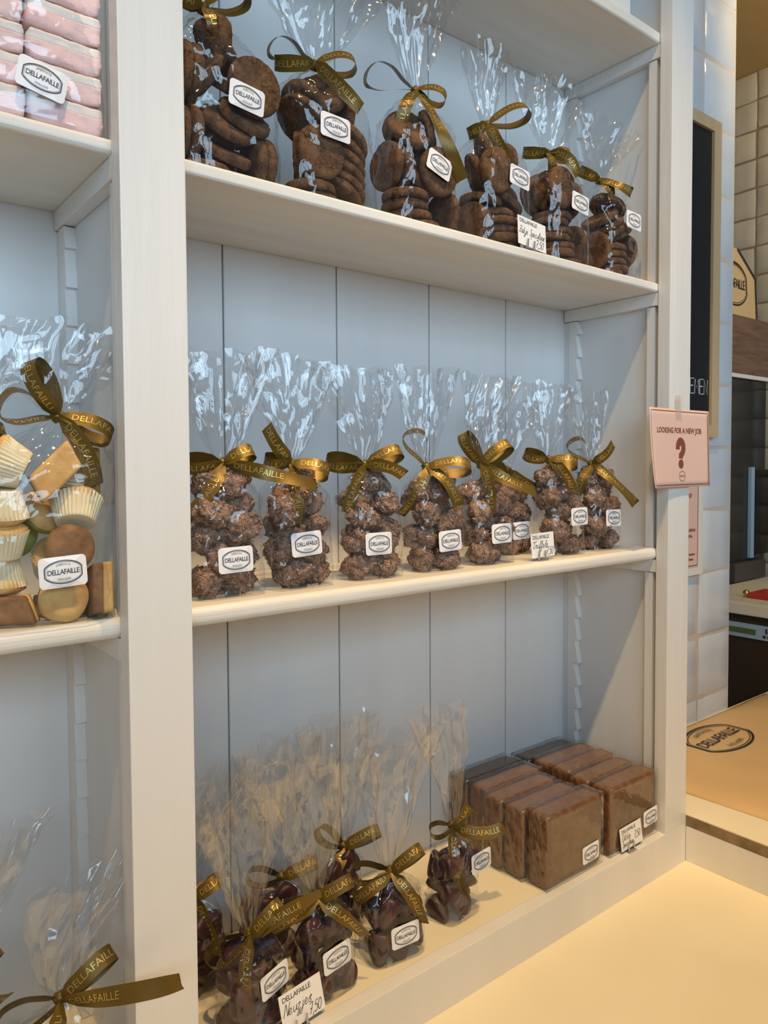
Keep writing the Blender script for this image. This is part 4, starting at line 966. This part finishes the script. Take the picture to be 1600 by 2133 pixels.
# ================================================================ cellophane bags with ribbons
def sgnpow(c, e): return math.copysign(abs(c)**e, c)

def film_bag(e, w, d, hk, ht, fw, fd, seed, lean=0, kx=0, fan_twist=0, fill_top=.62, mat_top='film_top'):
    """e: the bag's empty.  Body and gathered top are separate parts; the base is a box, the top a pleated fan"""
    n, m = 120, 44
    v = []; f = []
    so = seed*7.13
    def ridge(p): return 1-abs(noise.noise(p))*2
    for j in range(m+1):
        t = j/m; z = hk*t
        if t < fill_top: s = 1+.02*math.sin(t*5+seed)
        else:
            q = (t-fill_top)/(1-fill_top); s0 = 1+.02*math.sin(fill_top*5+seed)
            s = s0*(1-q**1.5)+.012*q
        ex = .42+.5*max(0, (t-.1))*1.1      # square at the base, rounder upwards
        ex = min(ex, 1)
        for i in range(n):
            a = 2*math.pi*i/n
            x = w/2*sgnpow(math.cos(a), ex)*s; y = d/2*sgnpow(math.sin(a), ex)*(s if t > fill_top else s)
            if t > .55:
                q = (t-.55)/.45; pl = q*q
                k = 1+pl*(.16*math.sin(7*a+so)+.10*math.sin(13*a+so*2))
                x *= k; y *= k
            p = Vector((x*34+so, y*34, z*30))
            am = .0022+.0030*max(0, min(1, (t-.35)/.4))
            if t > .97: am = .0006
            if j == 0: am = .0004
            dn = am*(ridge(p*.9)+.55*ridge(p*2.1+Vector((3, 1, 7)))+.3*ridge(p*4.5)-1.1)
            L = math.hypot(x, y) or 1
            v.append((x+x/L*dn+kx*max(0, t-.5)*2*1.0, y+y/L*dn, z+.0008))
    for j in range(m):
        for i in range(n):
            a = j*n+i; b = j*n+(i+1) % n
            f.append((a, b, b+n, a+n))
    f.append(tuple(reversed(range(n))))
    body = pydata('film_body', v, f, M['film_body'], e, True)
    body['label'] = 'clear cellophane body of the bag'
    # gathered top: jittered, faceted
    n2, m2 = 120, 36
    random.seed(seed)
    v = []; f = []
    ph = [random.uniform(0, 6.28) for _ in range(4)]
    def crease(p):
        q = p+Vector((noise.noise(p*.7), noise.noise(p*.7+Vector((3, 3, 3))), 0))*.9
        return (1-abs(noise.noise(q))*2.6)+.55*(1-abs(noise.noise(q*2.2+Vector((7, 1, 2))))*2.6)
    for j in range(m2+1):
        t = j/m2
        g = t**.72
        for i in range(n2):
            a = 2*math.pi*i/n2
            tri = lambda x: 2/math.pi*math.asin(math.sin(x))      # pleats with sharp folds
            pl = 1+(.22*tri(3*a+ph[0]+t*1.5)+.20*tri(7*a+ph[1])+.12*tri(12*a+ph[2]+t*1.4))*min(1, .4+t*.8)
            rx = .0055+(fw/2)*g; ry = .0055+(fd/2)*g*(1-.25*t)
            x = rx*math.cos(a)*pl; y = ry*math.sin(a)*pl
            z = hk+(ht-hk)*t*(1+(.09*noise.noise(Vector((math.cos(a)*1.6, math.sin(a)*1.6, so)))+.03*noise.noise(Vector((math.cos(a)*6, math.sin(a)*6, so))))*t)
            p = Vector((x*30+so, y*40+3, z*10))
            am = .0042*min(1, t*2.2)
            dx = am*crease(p)-am*.5; dy = am*crease(p*1.25+Vector((9, 4, 0)))-am*.5
            xx, yy = x+dx*.8*math.copysign(1, math.cos(a)), y+dy*1.1
            ca, sa = math.cos(fan_twist), math.sin(fan_twist)
            v.append((xx*ca-yy*sa+kx+lean*t*t, xx*sa+yy*ca, z))
    for j in range(m2):
        for i in range(n2):
            a = j*n2+i; b = j*n2+(i+1) % n2
            f.append((a, b, b+n2, a+n2))
    top = pydata('film_top', v, f, M[mat_top], e, True)
    top['label'] = 'clear gathered cellophane fanned out above the ribbon'
    # heat-sealed base flap
    return body, top

RW = .0185
def ribbon(e, at_, ang, L, style, rz, droop=0, seed=0, letters=True, wid=RW, push=0):
    """one loop ('L' face on, 'O' seen open) or tail ('T') of the bow, in the bow's own xz plane"""
    a = R(ang); u = Vector((math.cos(a), 0, math.sin(a))); nn = Vector((-math.sin(a), 0, math.cos(a))); Y = Vector((0, 1, 0))
    random.seed(seed)
    k = random.uniform(.9, 1.1)
    if style == 'L':
        c = [(0, -.003, 0), (.20, -.009, .07), (.55, -.013, .15), (.86, -.010, .14), (1.0, -.001, .03), (.90, .009, -.08), (.58, .010, -.12), (.25, .006, -.06), (0, .002, 0)]
        pts = [u*(s*L)+Y*(y*k)+nn*z*L for s, y, z in c]; wdir = nn*1.0+Y*.75*k
    elif style == 'O':
        c = [(0, -.001, 0), (.3, -.004, .10), (.65, -.005, .24), (.92, -.003, .22), (1.0, 0, .02), (.88, .003, -.20), (.6, .004, -.22), (.28, .002, -.08), (0, .001, 0)]
        pts = [u*(s*L)+Y*y+nn*(z*L*1.25) for s, y, z in c]; wdir = Y*1.0-nn*.35+u*.35
    else:
        bend = random.choice((-1, 1))
        pts = []
        for i in range(9):
            s = i/8
            pts.append(u*(L*s)+Y*(-.004-push*s-.016*math.sin(s*2.8)*k)+Vector((0, 0, -1))*(droop+.10*L*abs(u.x))*s*s+nn*(.07*L*bend*math.sin(s*3.1)))
        wdir = nn
    P = [Vector(p) for p in smooth_pts([tuple(p) for p in pts], 6)]
    # arc length
    S = [0]
    for p, q in zip(P[:-1], P[1:]): S.append(S[-1]+(q-p).length)
    tot = S[-1]
    def frame(s):
        s = max(0, min(tot, s))
        i = 0
        while i < len(S)-2 and S[i+1] < s: i += 1
        q = (s-S[i])/max(1e-9, S[i+1]-S[i])
        p = P[i].lerp(P[i+1], q)
        t0 = (P[min(i+1, len(P)-1)]-P[max(i-1, 0)]).normalized(); t1 = (P[min(i+2, len(P)-1)]-P[i]).normalized()
        t = t0.lerp(t1, q).normalized()
        tw = .75*math.sin(s*30+seed*1.7) if style == 'T' else 0
        wd = (wdir+Y*tw); wd = (wd-t*wd.dot(t)).normalized()
        n = t.cross(wd).normalized()
        kw = min(1, .30+s/.022) if style == 'T' else min(1, .30+min(s, tot-s)/.020)
        return p, t, wd, n, kw
    N = len(P)*2; V = []; F = []
    cross = [-.5, -.25, 0, .25, .5]
    for i in range(N+1):
        p, t, wd, n, kw = frame(tot*i/N)
        end = 0
        for c in cross:
            off = 0
            if style == 'T' and i == N: off = -.007*(c+.5)       # slanted cut
            V.append(p+wd*(c*wid*kw)+n*(.0012*(1-kw)*math.sin(c*14))+t*off)
    for i in range(N):
        for q in range(4):
            a_ = i*5+q; F.append((a_, a_+1, a_+6, a_+5))
    o = pydata({'L': 'loop', 'O': 'loop', 'T': 'tail'}[style], V, F, M['satin'], e, True)
    o.location = at_; o.rotation_euler = (0, 0, rz)
    if letters:
        v, f = text2d('DELLAFAILLE', .0108, 'LEFT', spacing=1.0, bold=.0)
        tw_ = max(x for x, y in v)
        lim = (tot*.97) if style == 'T' else tot*.5
        if style != 'O' or True:
            s0 = .013
            left = u.x < -.17
            vv = []
            keep = []
            for x, y in v:
                s = (s0+x*1.0) if not left else (lim-.002-x)
                p, t, wd, n, kw = frame(s)
                # which side faces out
                sgn = -1 if n.y > 0 else 1
                wn = 1 if wd.dot(nn) > 0 or style == 'O' else -1
                yy = y*(1 if not left else -1)*wn
                keep.append(s0*.8 <= s <= lim)
                vv.append(p+wd*yy*kw+n*sgn*.0004)
            ff = [q for q in f if all(keep[i] for i in q)]
            used = sorted(set(i for q in ff for i in q)); mp = {i: k for k, i in enumerate(used)}
            if ff:
                t_ = pydata('lettering', [vv[i] for i in used], [tuple(mp[i] for i in q) for q in ff], M['gold_ink'], o)
                t_['label'] = 'gold printed lettering'
    return o

_knot = []
def bow(e, at_, spec, rz, seed=0):
    if not _knot:
        bm = bmesh.new(); bmesh.ops.create_uvsphere(bm, u_segments=24, v_segments=14, radius=1)
        for v in bm.verts:
            p = v.co; a = math.atan2(p.z, p.x)
            k = 1+.10*math.sin(a*5+p.y*3)+.07*math.sin(a*9)
            v.co = Vector((p.x*.0075*k, p.y*.0068, p.z*.0070*k))
        for f in bm.faces: f.smooth = True
        me = bpy.data.meshes.new('knot'); bm.to_mesh(me); bm.free(); me.materials.append(M['satin']); _knot.append(me)
    k = bpy.data.objects.new('ribbon', _knot[0]); COL.objects.link(k); k.parent = e; k.location = at_; k.rotation_euler = (0, 0, rz)
    k['label'] = 'olive gold satin ribbon bow with gold lettering'
    for i, s in enumerate(spec):
        st, ang, L = s[:3]; dr = s[3] if len(s) > 3 else 0
        ribbon(k, (0, -.002-.0004*i, 0), ang, L, st, 0, dr, seed*10+i, push=s[4] if len(s) > 4 else 0)
    return k

CAM = Vector((-.3333, -.7585))
def make_bag(name, loc, rz, w, d, hk, ht, fw, lean, kx, spec, stick, items, label, where, group, seed, fd=.03, cat='bag', ftwist=0, ft=.62, bowlift=0):
    e = empty(name, loc, rz)
    fw *= 1.18
    tag(e, label, cat, group)
    film_bag(e, w, d, hk, ht, fw, fd, seed, lean, kx, ftwist, ft)
    v = CAM-Vector((loc[0]+kx, loc[1]))
    face = math.atan2(v.x, -v.y)*.8       # the bow turns towards the customer
    bow(e, (kx+math.sin(face)*.004, -math.cos(face)*.004, hk), spec, face-rz, seed)
    if stick:
        sx, sz, rzs, tilt = stick
        sticker(e, (sx, -d/2-.0032, sz), rzs, tilt, -.04)
    bm_ = Matrix.Translation(loc) @ Matrix.Rotation(rz, 4, 'Z')
    fill(bm_, items, where, w, hk, ft, kx)
    return e

# --- cookie bags on the upper shelf
T = Z1T
cb = [
 ('A', .082, .080, 0, .132, .084, .200, .36, .10, 0, -.022, [('L', 22, .058), ('T', -72, .045), ('L', 165, .05)], (.012, .093, .0, .12), 'large cellophane bag of brown cookies, leftmost on its shelf against the broad post', 'the leftmost cookie bag'),
 ('B', .232, .080, 0, .134, .084, .185, .335, .16, 0, -.016, [('O', 158, .060), ('L', 182, .052), ('L', 2, .055), ('T', -40, .078)], (-.012, .093, .0, .04), 'cellophane cookie bag second from the post, wide fan above and label near its top', 'the second cookie bag from the broad post'),
 ('C', .390, .080, 0, .120, .083, .205, .40, .10, .01, .002, [('O', 160, .075), ('T', -112, .068), ('T', -48, .10, .05), ('L', -18, .045)], (.010, .090, .0, .30), 'cellophane cookie bag with tall narrow top, third from the broad post', 'the third cookie bag from the broad post'),
 ('D', .553, .080, 0, .122, .083, .197, .318, .062, .0, -.012, [('L', 16, .070), ('T', -62, .078), ('L', 205, .034)], (.018, .112, .0, .12), 'cellophane cookie bag standing behind the price card on the upper shelf', 'the cookie bag behind the price card'),
 ('E', .712, .080, 0, .110, .083, .190, .31, .13, .02, -.02, [('L', 175, .045), ('T', -82, .034), ('L', -12, .035), ('T', -38, .06)], (.012, .104, .0, .12), 'cellophane cookie bag second from the right end, stiff tall crumpled top', 'the cookie bag second from the right end'),
 ('F', .864, .080, 0, .104, .082, .178, .285, .12, .03, -.03, [('L', 150, .042), ('T', -60, .040), ('T', -22, .06)], (.018, .106, .0, .05), 'cellophane cookie bag at the right end of its shelf, touching the side panel', 'the cookie bag at the right end'),
]
for i, (k, x, y, rz, w, d, hk, ht, fw, lean, kx, sp, st, lab, wh) in enumerate(cb):
    make_bag('cookie_bag', (x, y, T), rz, w, d, hk, ht, fw, lean, kx, sp, st, SIM[k], lab, wh, 'bags of spiced cookies on the upper shelf', 20+i, fd=.05, ft=.68)

# --- truffle bags on the middle shelf
tb = [
 ('G', .080, .085, 0, .093, .062, .163, .302, .10, .0, .0, [('L', 178, .048), ('T', -128, .080), ('T', 2, .115, .02), ('L', 20, .040)], (0, .047, 0, -.02), 'cellophane truffle bag nearest the broad left post, long ribbon tail reaching right', 'the truffle bag nearest the broad post'),
 ('H', .186, .087, 0, .093, .062, .163, .298, .095, .0, -.008, [('T', 122, .060), ('T', -90, .082), ('L', -18, .052), ('L', 172, .035)], (-.004, .059, 0, -.06), 'cellophane truffle bag, second from broad post, ribbon tail hanging straight down its front', 'the second truffle bag from the broad post'),
 ('I', .308, .087, 0, .093, .062, .160, .295, .09, -.012, -.008, [('L', 172, .056), ('L', 18, .056), ('T', -112, .070), ('T', -10, .055)], (-.008, .051, 0, .0), 'cellophane truffle bag, third from broad post, symmetrical two loop bow', 'the third truffle bag from the broad post'),
 ('J', .430, .087, 0, .093, .062, .157, .305, .085, .0, -.014, [('O', 112, .058), ('L', -3, .068), ('T', -122, .080), ('T', -40, .062, .015)], (.006, .046, 0, -.04), 'cellophane truffle bag, fourth from broad post, ring shaped loop standing up', 'the fourth truffle bag from the broad post'),
 ('K', .545, .087, 0, .092, .062, .160, .305, .085, .035, -.012, [('L', 118, .058), ('L', 32, .058), ('T', -82, .080), ('T', -22, .095)], (.004, .050, 0, -.02), 'cellophane truffle bag left of the price card, top leaning to the right', 'the truffle bag left of the price card'),
 ('L', .665, .150, 0, .080, .055, .150, .275, .085, .02, .0, [('T', -30, .060), ('L', 160, .05)], (.006, .043, 0, -.02), 'cellophane truffle bag standing back behind the price card, label half hidden', 'the truffle bag behind the price card'),
 ('M', .728, .085, 0, .092, .062, .168, .300, .095, .01, -.028, [('T', -52, .062), ('L', -12, .050), ('L', 165, .045)], (.018, .068, 0, -.02), 'cellophane truffle bag right of the price card, second from the right end', 'the truffle bag second from the right end'),
 ('N', .848, .090, 0, .092, .062, .160, .298, .085, -.02, -.020, [('O', 128, .056), ('T', 48, .055), ('T', -118, .062), ('T', -22, .085, .035)], (.006, .060, 0, .02), 'cellophane truffle bag at the right end, thin ribbon tail pointing to the side panel', 'the truffle bag at the right end'),
]
for i, (k, x, y, rz, w, d, hk, ht, fw, lean, kx, sp, st, lab, wh) in enumerate(tb):
    make_bag('truffle_bag', (x, y, Z2T), rz, w, d, hk, ht, fw, lean, kx, sp, st, SIM[k], lab, wh, 'bags of truffles on the middle shelf', 40+i, fd=.035, ft=.72)

# --- bags of cone candies on the bottom board
nb_ = [
 ('P', .098, .062, R(14), .086, .062, .122, .290, .10, -.015, -.004, [('L', 205, .058), ('T', -92, .105), ('L', 38, .052), ('T', 30, .105)], (.010, .066, 0, -.10), 'cellophane bag of dark candies at the front left, beside the post, big label', 'the front left candy bag'),
 ('Q', .207, .060, R(4), .082, .058, .132, .310, .10, -.02, -.012, [('L', 20, .050), ('T', -38, .080), ('L', 200, .05), ('T', 205, .075)], (-.002, .058, 0, -.08), 'cellophane bag of dark candies directly behind the NEUZJES price card', 'the candy bag behind its price card'),
 ('S', .325, .062, R(-8), .090, .060, .122, .310, .085, .02, -.002, [('L', 178, .060), ('L', 32, .055), ('T', -48, .068, .02), ('T', 208, .06)], (.004, .040, 0, -.04), 'square shouldered cellophane bag of dark candies, third along the front row', 'the third candy bag of the front row'),
 ('T', .460, .075, R(4), .074, .058, .142, .325, .075, -.03, -.004, [('L', 192, .036), ('T', 56, .046), ('T', 6, .082), ('T', -80, .115)], (.032, .082, 0, -.02), 'narrow cellophane bag of dark candies next to the stacked brown loaves', 'the candy bag next to the loaves'),
 ('R', .300, .165, 0, .080, .058, .120, .318, .10, .0, .012, [('L', 18, .060), ('L', 142, .050), ('T', -130, .05)], None, 'cellophane bag of dark candies in the back row, third from the post', 'the third candy bag of the back row'),
 ('U', .185, .170, 0, .080, .058, .108, .300, .10, .0, .02, [('L', 15, .055), ('L', 170, .050)], None, 'cellophane bag of dark candies in the back row, second from the post', 'the second candy bag of the back row'),
 ('O', .070, .170, R(-6), .080, .058, .130, .290, .11, .02, .0, [('T', -75, .100), ('L', 25, .040)], None, 'cellophane bag of dark candies in the back row, closest to the post', 'the back row candy bag closest to the post'),
]
for i, (k, x, y, rz, w, d, hk, ht, fw, lean, kx, sp, st, lab, wh) in enumerate(nb_):
    make_bag('candy_bag', (x, y, ZR), rz, w, d, hk, ht, fw, lean, kx, sp, st, SIM[k], lab, wh, 'bags of cone candies on the bottom board', 60+i, fd=.035, ft=.72)

# --- left bay
make_bag('cake_bag', (-.138, .066, Z2T), 0, .140, .084, .212, .310, .12, .02, .022, [('L', 112, .062), ('L', -24, .056), ('T', -64, .078), ('O', 165, .055)], (.012, .055, 0, -.05), SIM['mu'],
         'cellophane bag of assorted small cakes on the left shelf, front one', 'the cake bag at left', 'bags of cakes at left', 81, fd=.05, ft=.74)
make_bag('cake_bag', (-.215, .175, Z2T), 0, .110, .060, .190, .300, .11, .0, .02, [('L', 10, .05), ('O', 170, .05), ('T', -110, .06)], None, [],
         'rear cake bag at the left edge, mostly hidden, its dark bow showing', 'the rear cake bag', 'bags of cakes at left', 82, fd=.05)
make_bag('candy_bag', (-.150, .055, ZR), 0, .110, .070, .146, .262, .075, .045, .02, [('L', 32, .064), ('T', 12, .112, -.022, .072), ('L', 186, .060), ('T', -116, .065)], None, SIM['U'],
         'cellophane bag of dark candies at the bottom left, puffed top leaning right', 'the bottom left candy bag', 'bags of cone candies at left', 83, fd=.055, ft=.7)
make_bag('candy_bag', (-.235, .130, ZR), R(8), .090, .060, .150, .30, .12, .02, .02, [('L', 38, .052), ('T', -20, .05)], None, SIM['R'][:8],
         'cellophane bag of dark candies at the left picture edge, behind the puffed one', 'the candy bag at the left edge', 'bags of cone candies at left', 84, fd=.05)

# marshmallow bag
where = 'the marshmallow bag'
mbag = make_bag('marshmallow_bag', (-.146, .064, T), 0, .154, .070, .215, .33, .12, 0, -.02, [('L', 20, .05), ('T', -68, .10), ('L', 160, .05)], (.012, .040, 0, .20), [],
         'cellophane bag of pink and white marshmallow bars at top left', where, None, 90, fd=.05, ft=.85)
def mallow(seed):
    out = []
    for nm, z0, z1, mt in (('pink_layer', 0, .0185, 'mallow_pink'), ('white_layer', .0185, .029, 'mallow_white')):
        bm = bmesh.new(); bmesh.ops.create_cube(bm, size=1)
        bmesh.ops.subdivide_edges(bm, edges=bm.edges, cuts=13, use_grid_fill=True)
        for v in bm.verts:
            p = v.co
            x, y, z = p.x, p.y, p.z
            q = 1-.035*(abs(x*2)**5+abs(y*2)**5)-(.07*abs(z*2)**4*(z < 0 if nm == 'pink_layer' else z > 0))
            px, py, pz = x*.0735*q, y*.060*q, z0+(z+.5)*(z1-z0)
            if nm == 'white_layer' and z > .45: pz -= .003*(abs(x*2)**5+abs(y*2)**5)*.6
            if nm == 'pink_layer' and z < -.45: pz += .0012*(abs(x*2)**5)
            k = Vector((px*90+seed, py*90, pz*90))
            v.co = Vector((px+.0022*noise.noise(k*.7)+.0009*noise.noise(k*2.5), py+.0022*noise.noise(k*.7+Vector((5, 0, 0)))+.0009*noise.noise(k*2.5+Vector((5, 0, 0))), pz+.0022*noise.noise(Vector((k.x*.5, k.y*.5, seed)))))
        me = bpy.data.meshes.new(nm); bm.to_mesh(me); bm.free(); me.materials.append(M[mt])
        for f in me.polygons: f.use_smooth = True
        out.append((nm, me))
    return out
ML = [mallow(3), mallow(11)]
for c in range(2):
    for r in range(6):
        o = empty('marshmallow_bar', (-.146-.037+.074*c, .064, T+.002+r*.0302))
        o.rotation_euler = (0, R(random.uniform(-1.5, 1.5)), R(random.uniform(-2, 2)))
        tag(o, 'pink and white layered marshmallow bar inside '+where, 'marshmallow', 'marshmallow bars stacked inside '+where)
        for nm, me in ML[(c+r) % 2]: sub(nm, me, o)

# --- price cards
price_card((.597, .034, T), R(2), ('Zakje Speculaas', ''), .10, .070, .046, 'white handwritten price card on upper shelf, Zakje Speculaas 7,50', R(4))
price_card((.640, .045, Z2T), R(2), ('Truffels', ''), .08, .060, .040, 'white handwritten price card on the middle shelf, Truffels 7,50', R(-1))
price_card((.150, .018, ZR), R(4), ('Neuzjes', ''), .22, .064, .044, 'white handwritten price card in front of the dark candies, Neuzjes 7,50', R(-3))
price_card((.846, .0075, ZR), R(0), ('Dikke', 'Speculaas'), .12, .066, .040, 'white handwritten price card leaning at the loaves, Dikke Speculaas 7,50', R(-2), True)

# --- wrapped loaves
def slab_mesh(seed, w=.150, d=.047, h=.122):
    bm = bmesh.new(); bmesh.ops.create_cube(bm, size=1)
    bmesh.ops.subdivide_edges(bm, edges=bm.edges, cuts=15, use_grid_fill=True)
    for v in bm.verts:
        x, y, z = v.co
        r = .10
        q = 1-.018*(abs(x*2)**10)*(abs(z*2)**10)
        px = x*w*(1-.02*abs(y*2)**8-.012*abs(z*2)**12); pz = z*h*(1-.025*abs(y*2)**8-.012*abs(x*2)**12); py = y*d*(1-.10*abs(x*2)**14-.10*abs(z*2)**14)
        k = Vector((px, py, pz))
        k += Vector((0, 0, 1))*.0009*noise.noise(k*60+Vector((seed, 0, 0)))+Vector((0, 1, 0))*.0009*noise.noise(k*35+Vector((0, seed, 0)))+Vector((1, 0, 0))*.0008*noise.noise(k*70)
        v.co = k+Vector((0, 0, h/2))
    me = bpy.data.meshes.new('loaf'); 
    bm.normal_update()
    for f in bm.faces:
        c = f.calc_center_median(); f.smooth = True
        edge = (abs(c.y) > d*.40 and (abs(c.z-h/2) > h*.455)) or (abs(c.x) > w*.485) or (abs(c.z-h/2) > h*.485 and abs(c.y) > d*.34)
        f.material_index = 1 if edge else 0
    bm.to_mesh(me); bm.free(); me.materials.append(M['block']); me.materials.append(M['block_edge'])
    return me
SLAB = [slab_mesh(i) for i in range(3)]
def wrap_mesh(seed, w=.155, d=.0505, h=.126):
    bm = bmesh.new(); bmesh.ops.create_cube(bm, size=1)
    bmesh.ops.subdivide_edges(bm, edges=bm.edges, cuts=11, use_grid_fill=True)
    for v in bm.verts:
        x, y, z = v.co
        px, py, pz = x*w, y*d, z*h
        if abs(x) > .49:      # folded ends of the wrapper: pulled in, creased
            e_ = 1-abs(z*2); c = 1-abs(y*2)
            px += math.copysign(1, x)*(.0025*noise.noise(Vector((y*6, z*7, seed)))-.001+.002*c*e_)
        k = Vector((px*50, py*50, pz*50+seed))
        am = .0007 if abs(x) < .45 else .0012
        v.co = Vector((px, py+am*noise.noise(k)*1.2, pz+h/2+am*noise.noise(k*1.3)*(0 if z < -.49 else 1)))
    me = bpy.data.meshes.new('wrapper'); 
    for f in bm.faces: f.smooth = abs(f.normal.x) < .9
    bm.to_mesh(me); bm.free(); me.materials.append(M['film_wrap'])
    return me
WRAP = [wrap_mesh(i*3.7) for i in range(3)]
ordinal = ['front one', 'second from the front', 'third from the front', 'fourth from the front', 'rearmost one']
for c in range(2):
    for r in range(4 if c == 2 else 4 if False else 5):
        x = (.690, .862)[c]; y = ((.037, .081, .1295, .175, .2205)[r], (.034+.0, .0785, .1255, .1715, .2185)[r])[c]
        y = .0372+.0459*r
        dx = ((0, -.008, -.012, .0, -.004), (0, -.004, .0, .002, -.006))[c][r]
        e = empty('wrapped_loaf', (x+dx, y, ZR+.0006), R(random.uniform(-.8, .8)))
        tag(e, 'cellophane wrapped brown speculaas loaf in the %s stack, %s' % (('left', 'right')[c], ordinal[r]), 'loaf', 'wrapped speculaas loaves on the bottom board')
        dz = (1, .97, .99, 1.0, 1.02)[(r+c*2) % 5]
        s_ = sub('loaf', SLAB[(r+c) % 3], e); s_.location = (0, 0, .0022); s_.scale = (1, .90, dz*.985)
        q = sub('wrapper', WRAP[(r+c) % 3], e); q.scale = (1, .90, dz)
        if r == 0: sticker(e, ((.040, .027, 0, -.03), (.052, .034, 0, -.05))[c][:1]+(-.0252,)+((.030, .038)[c],), 0, -.05, 0, .040, .030)
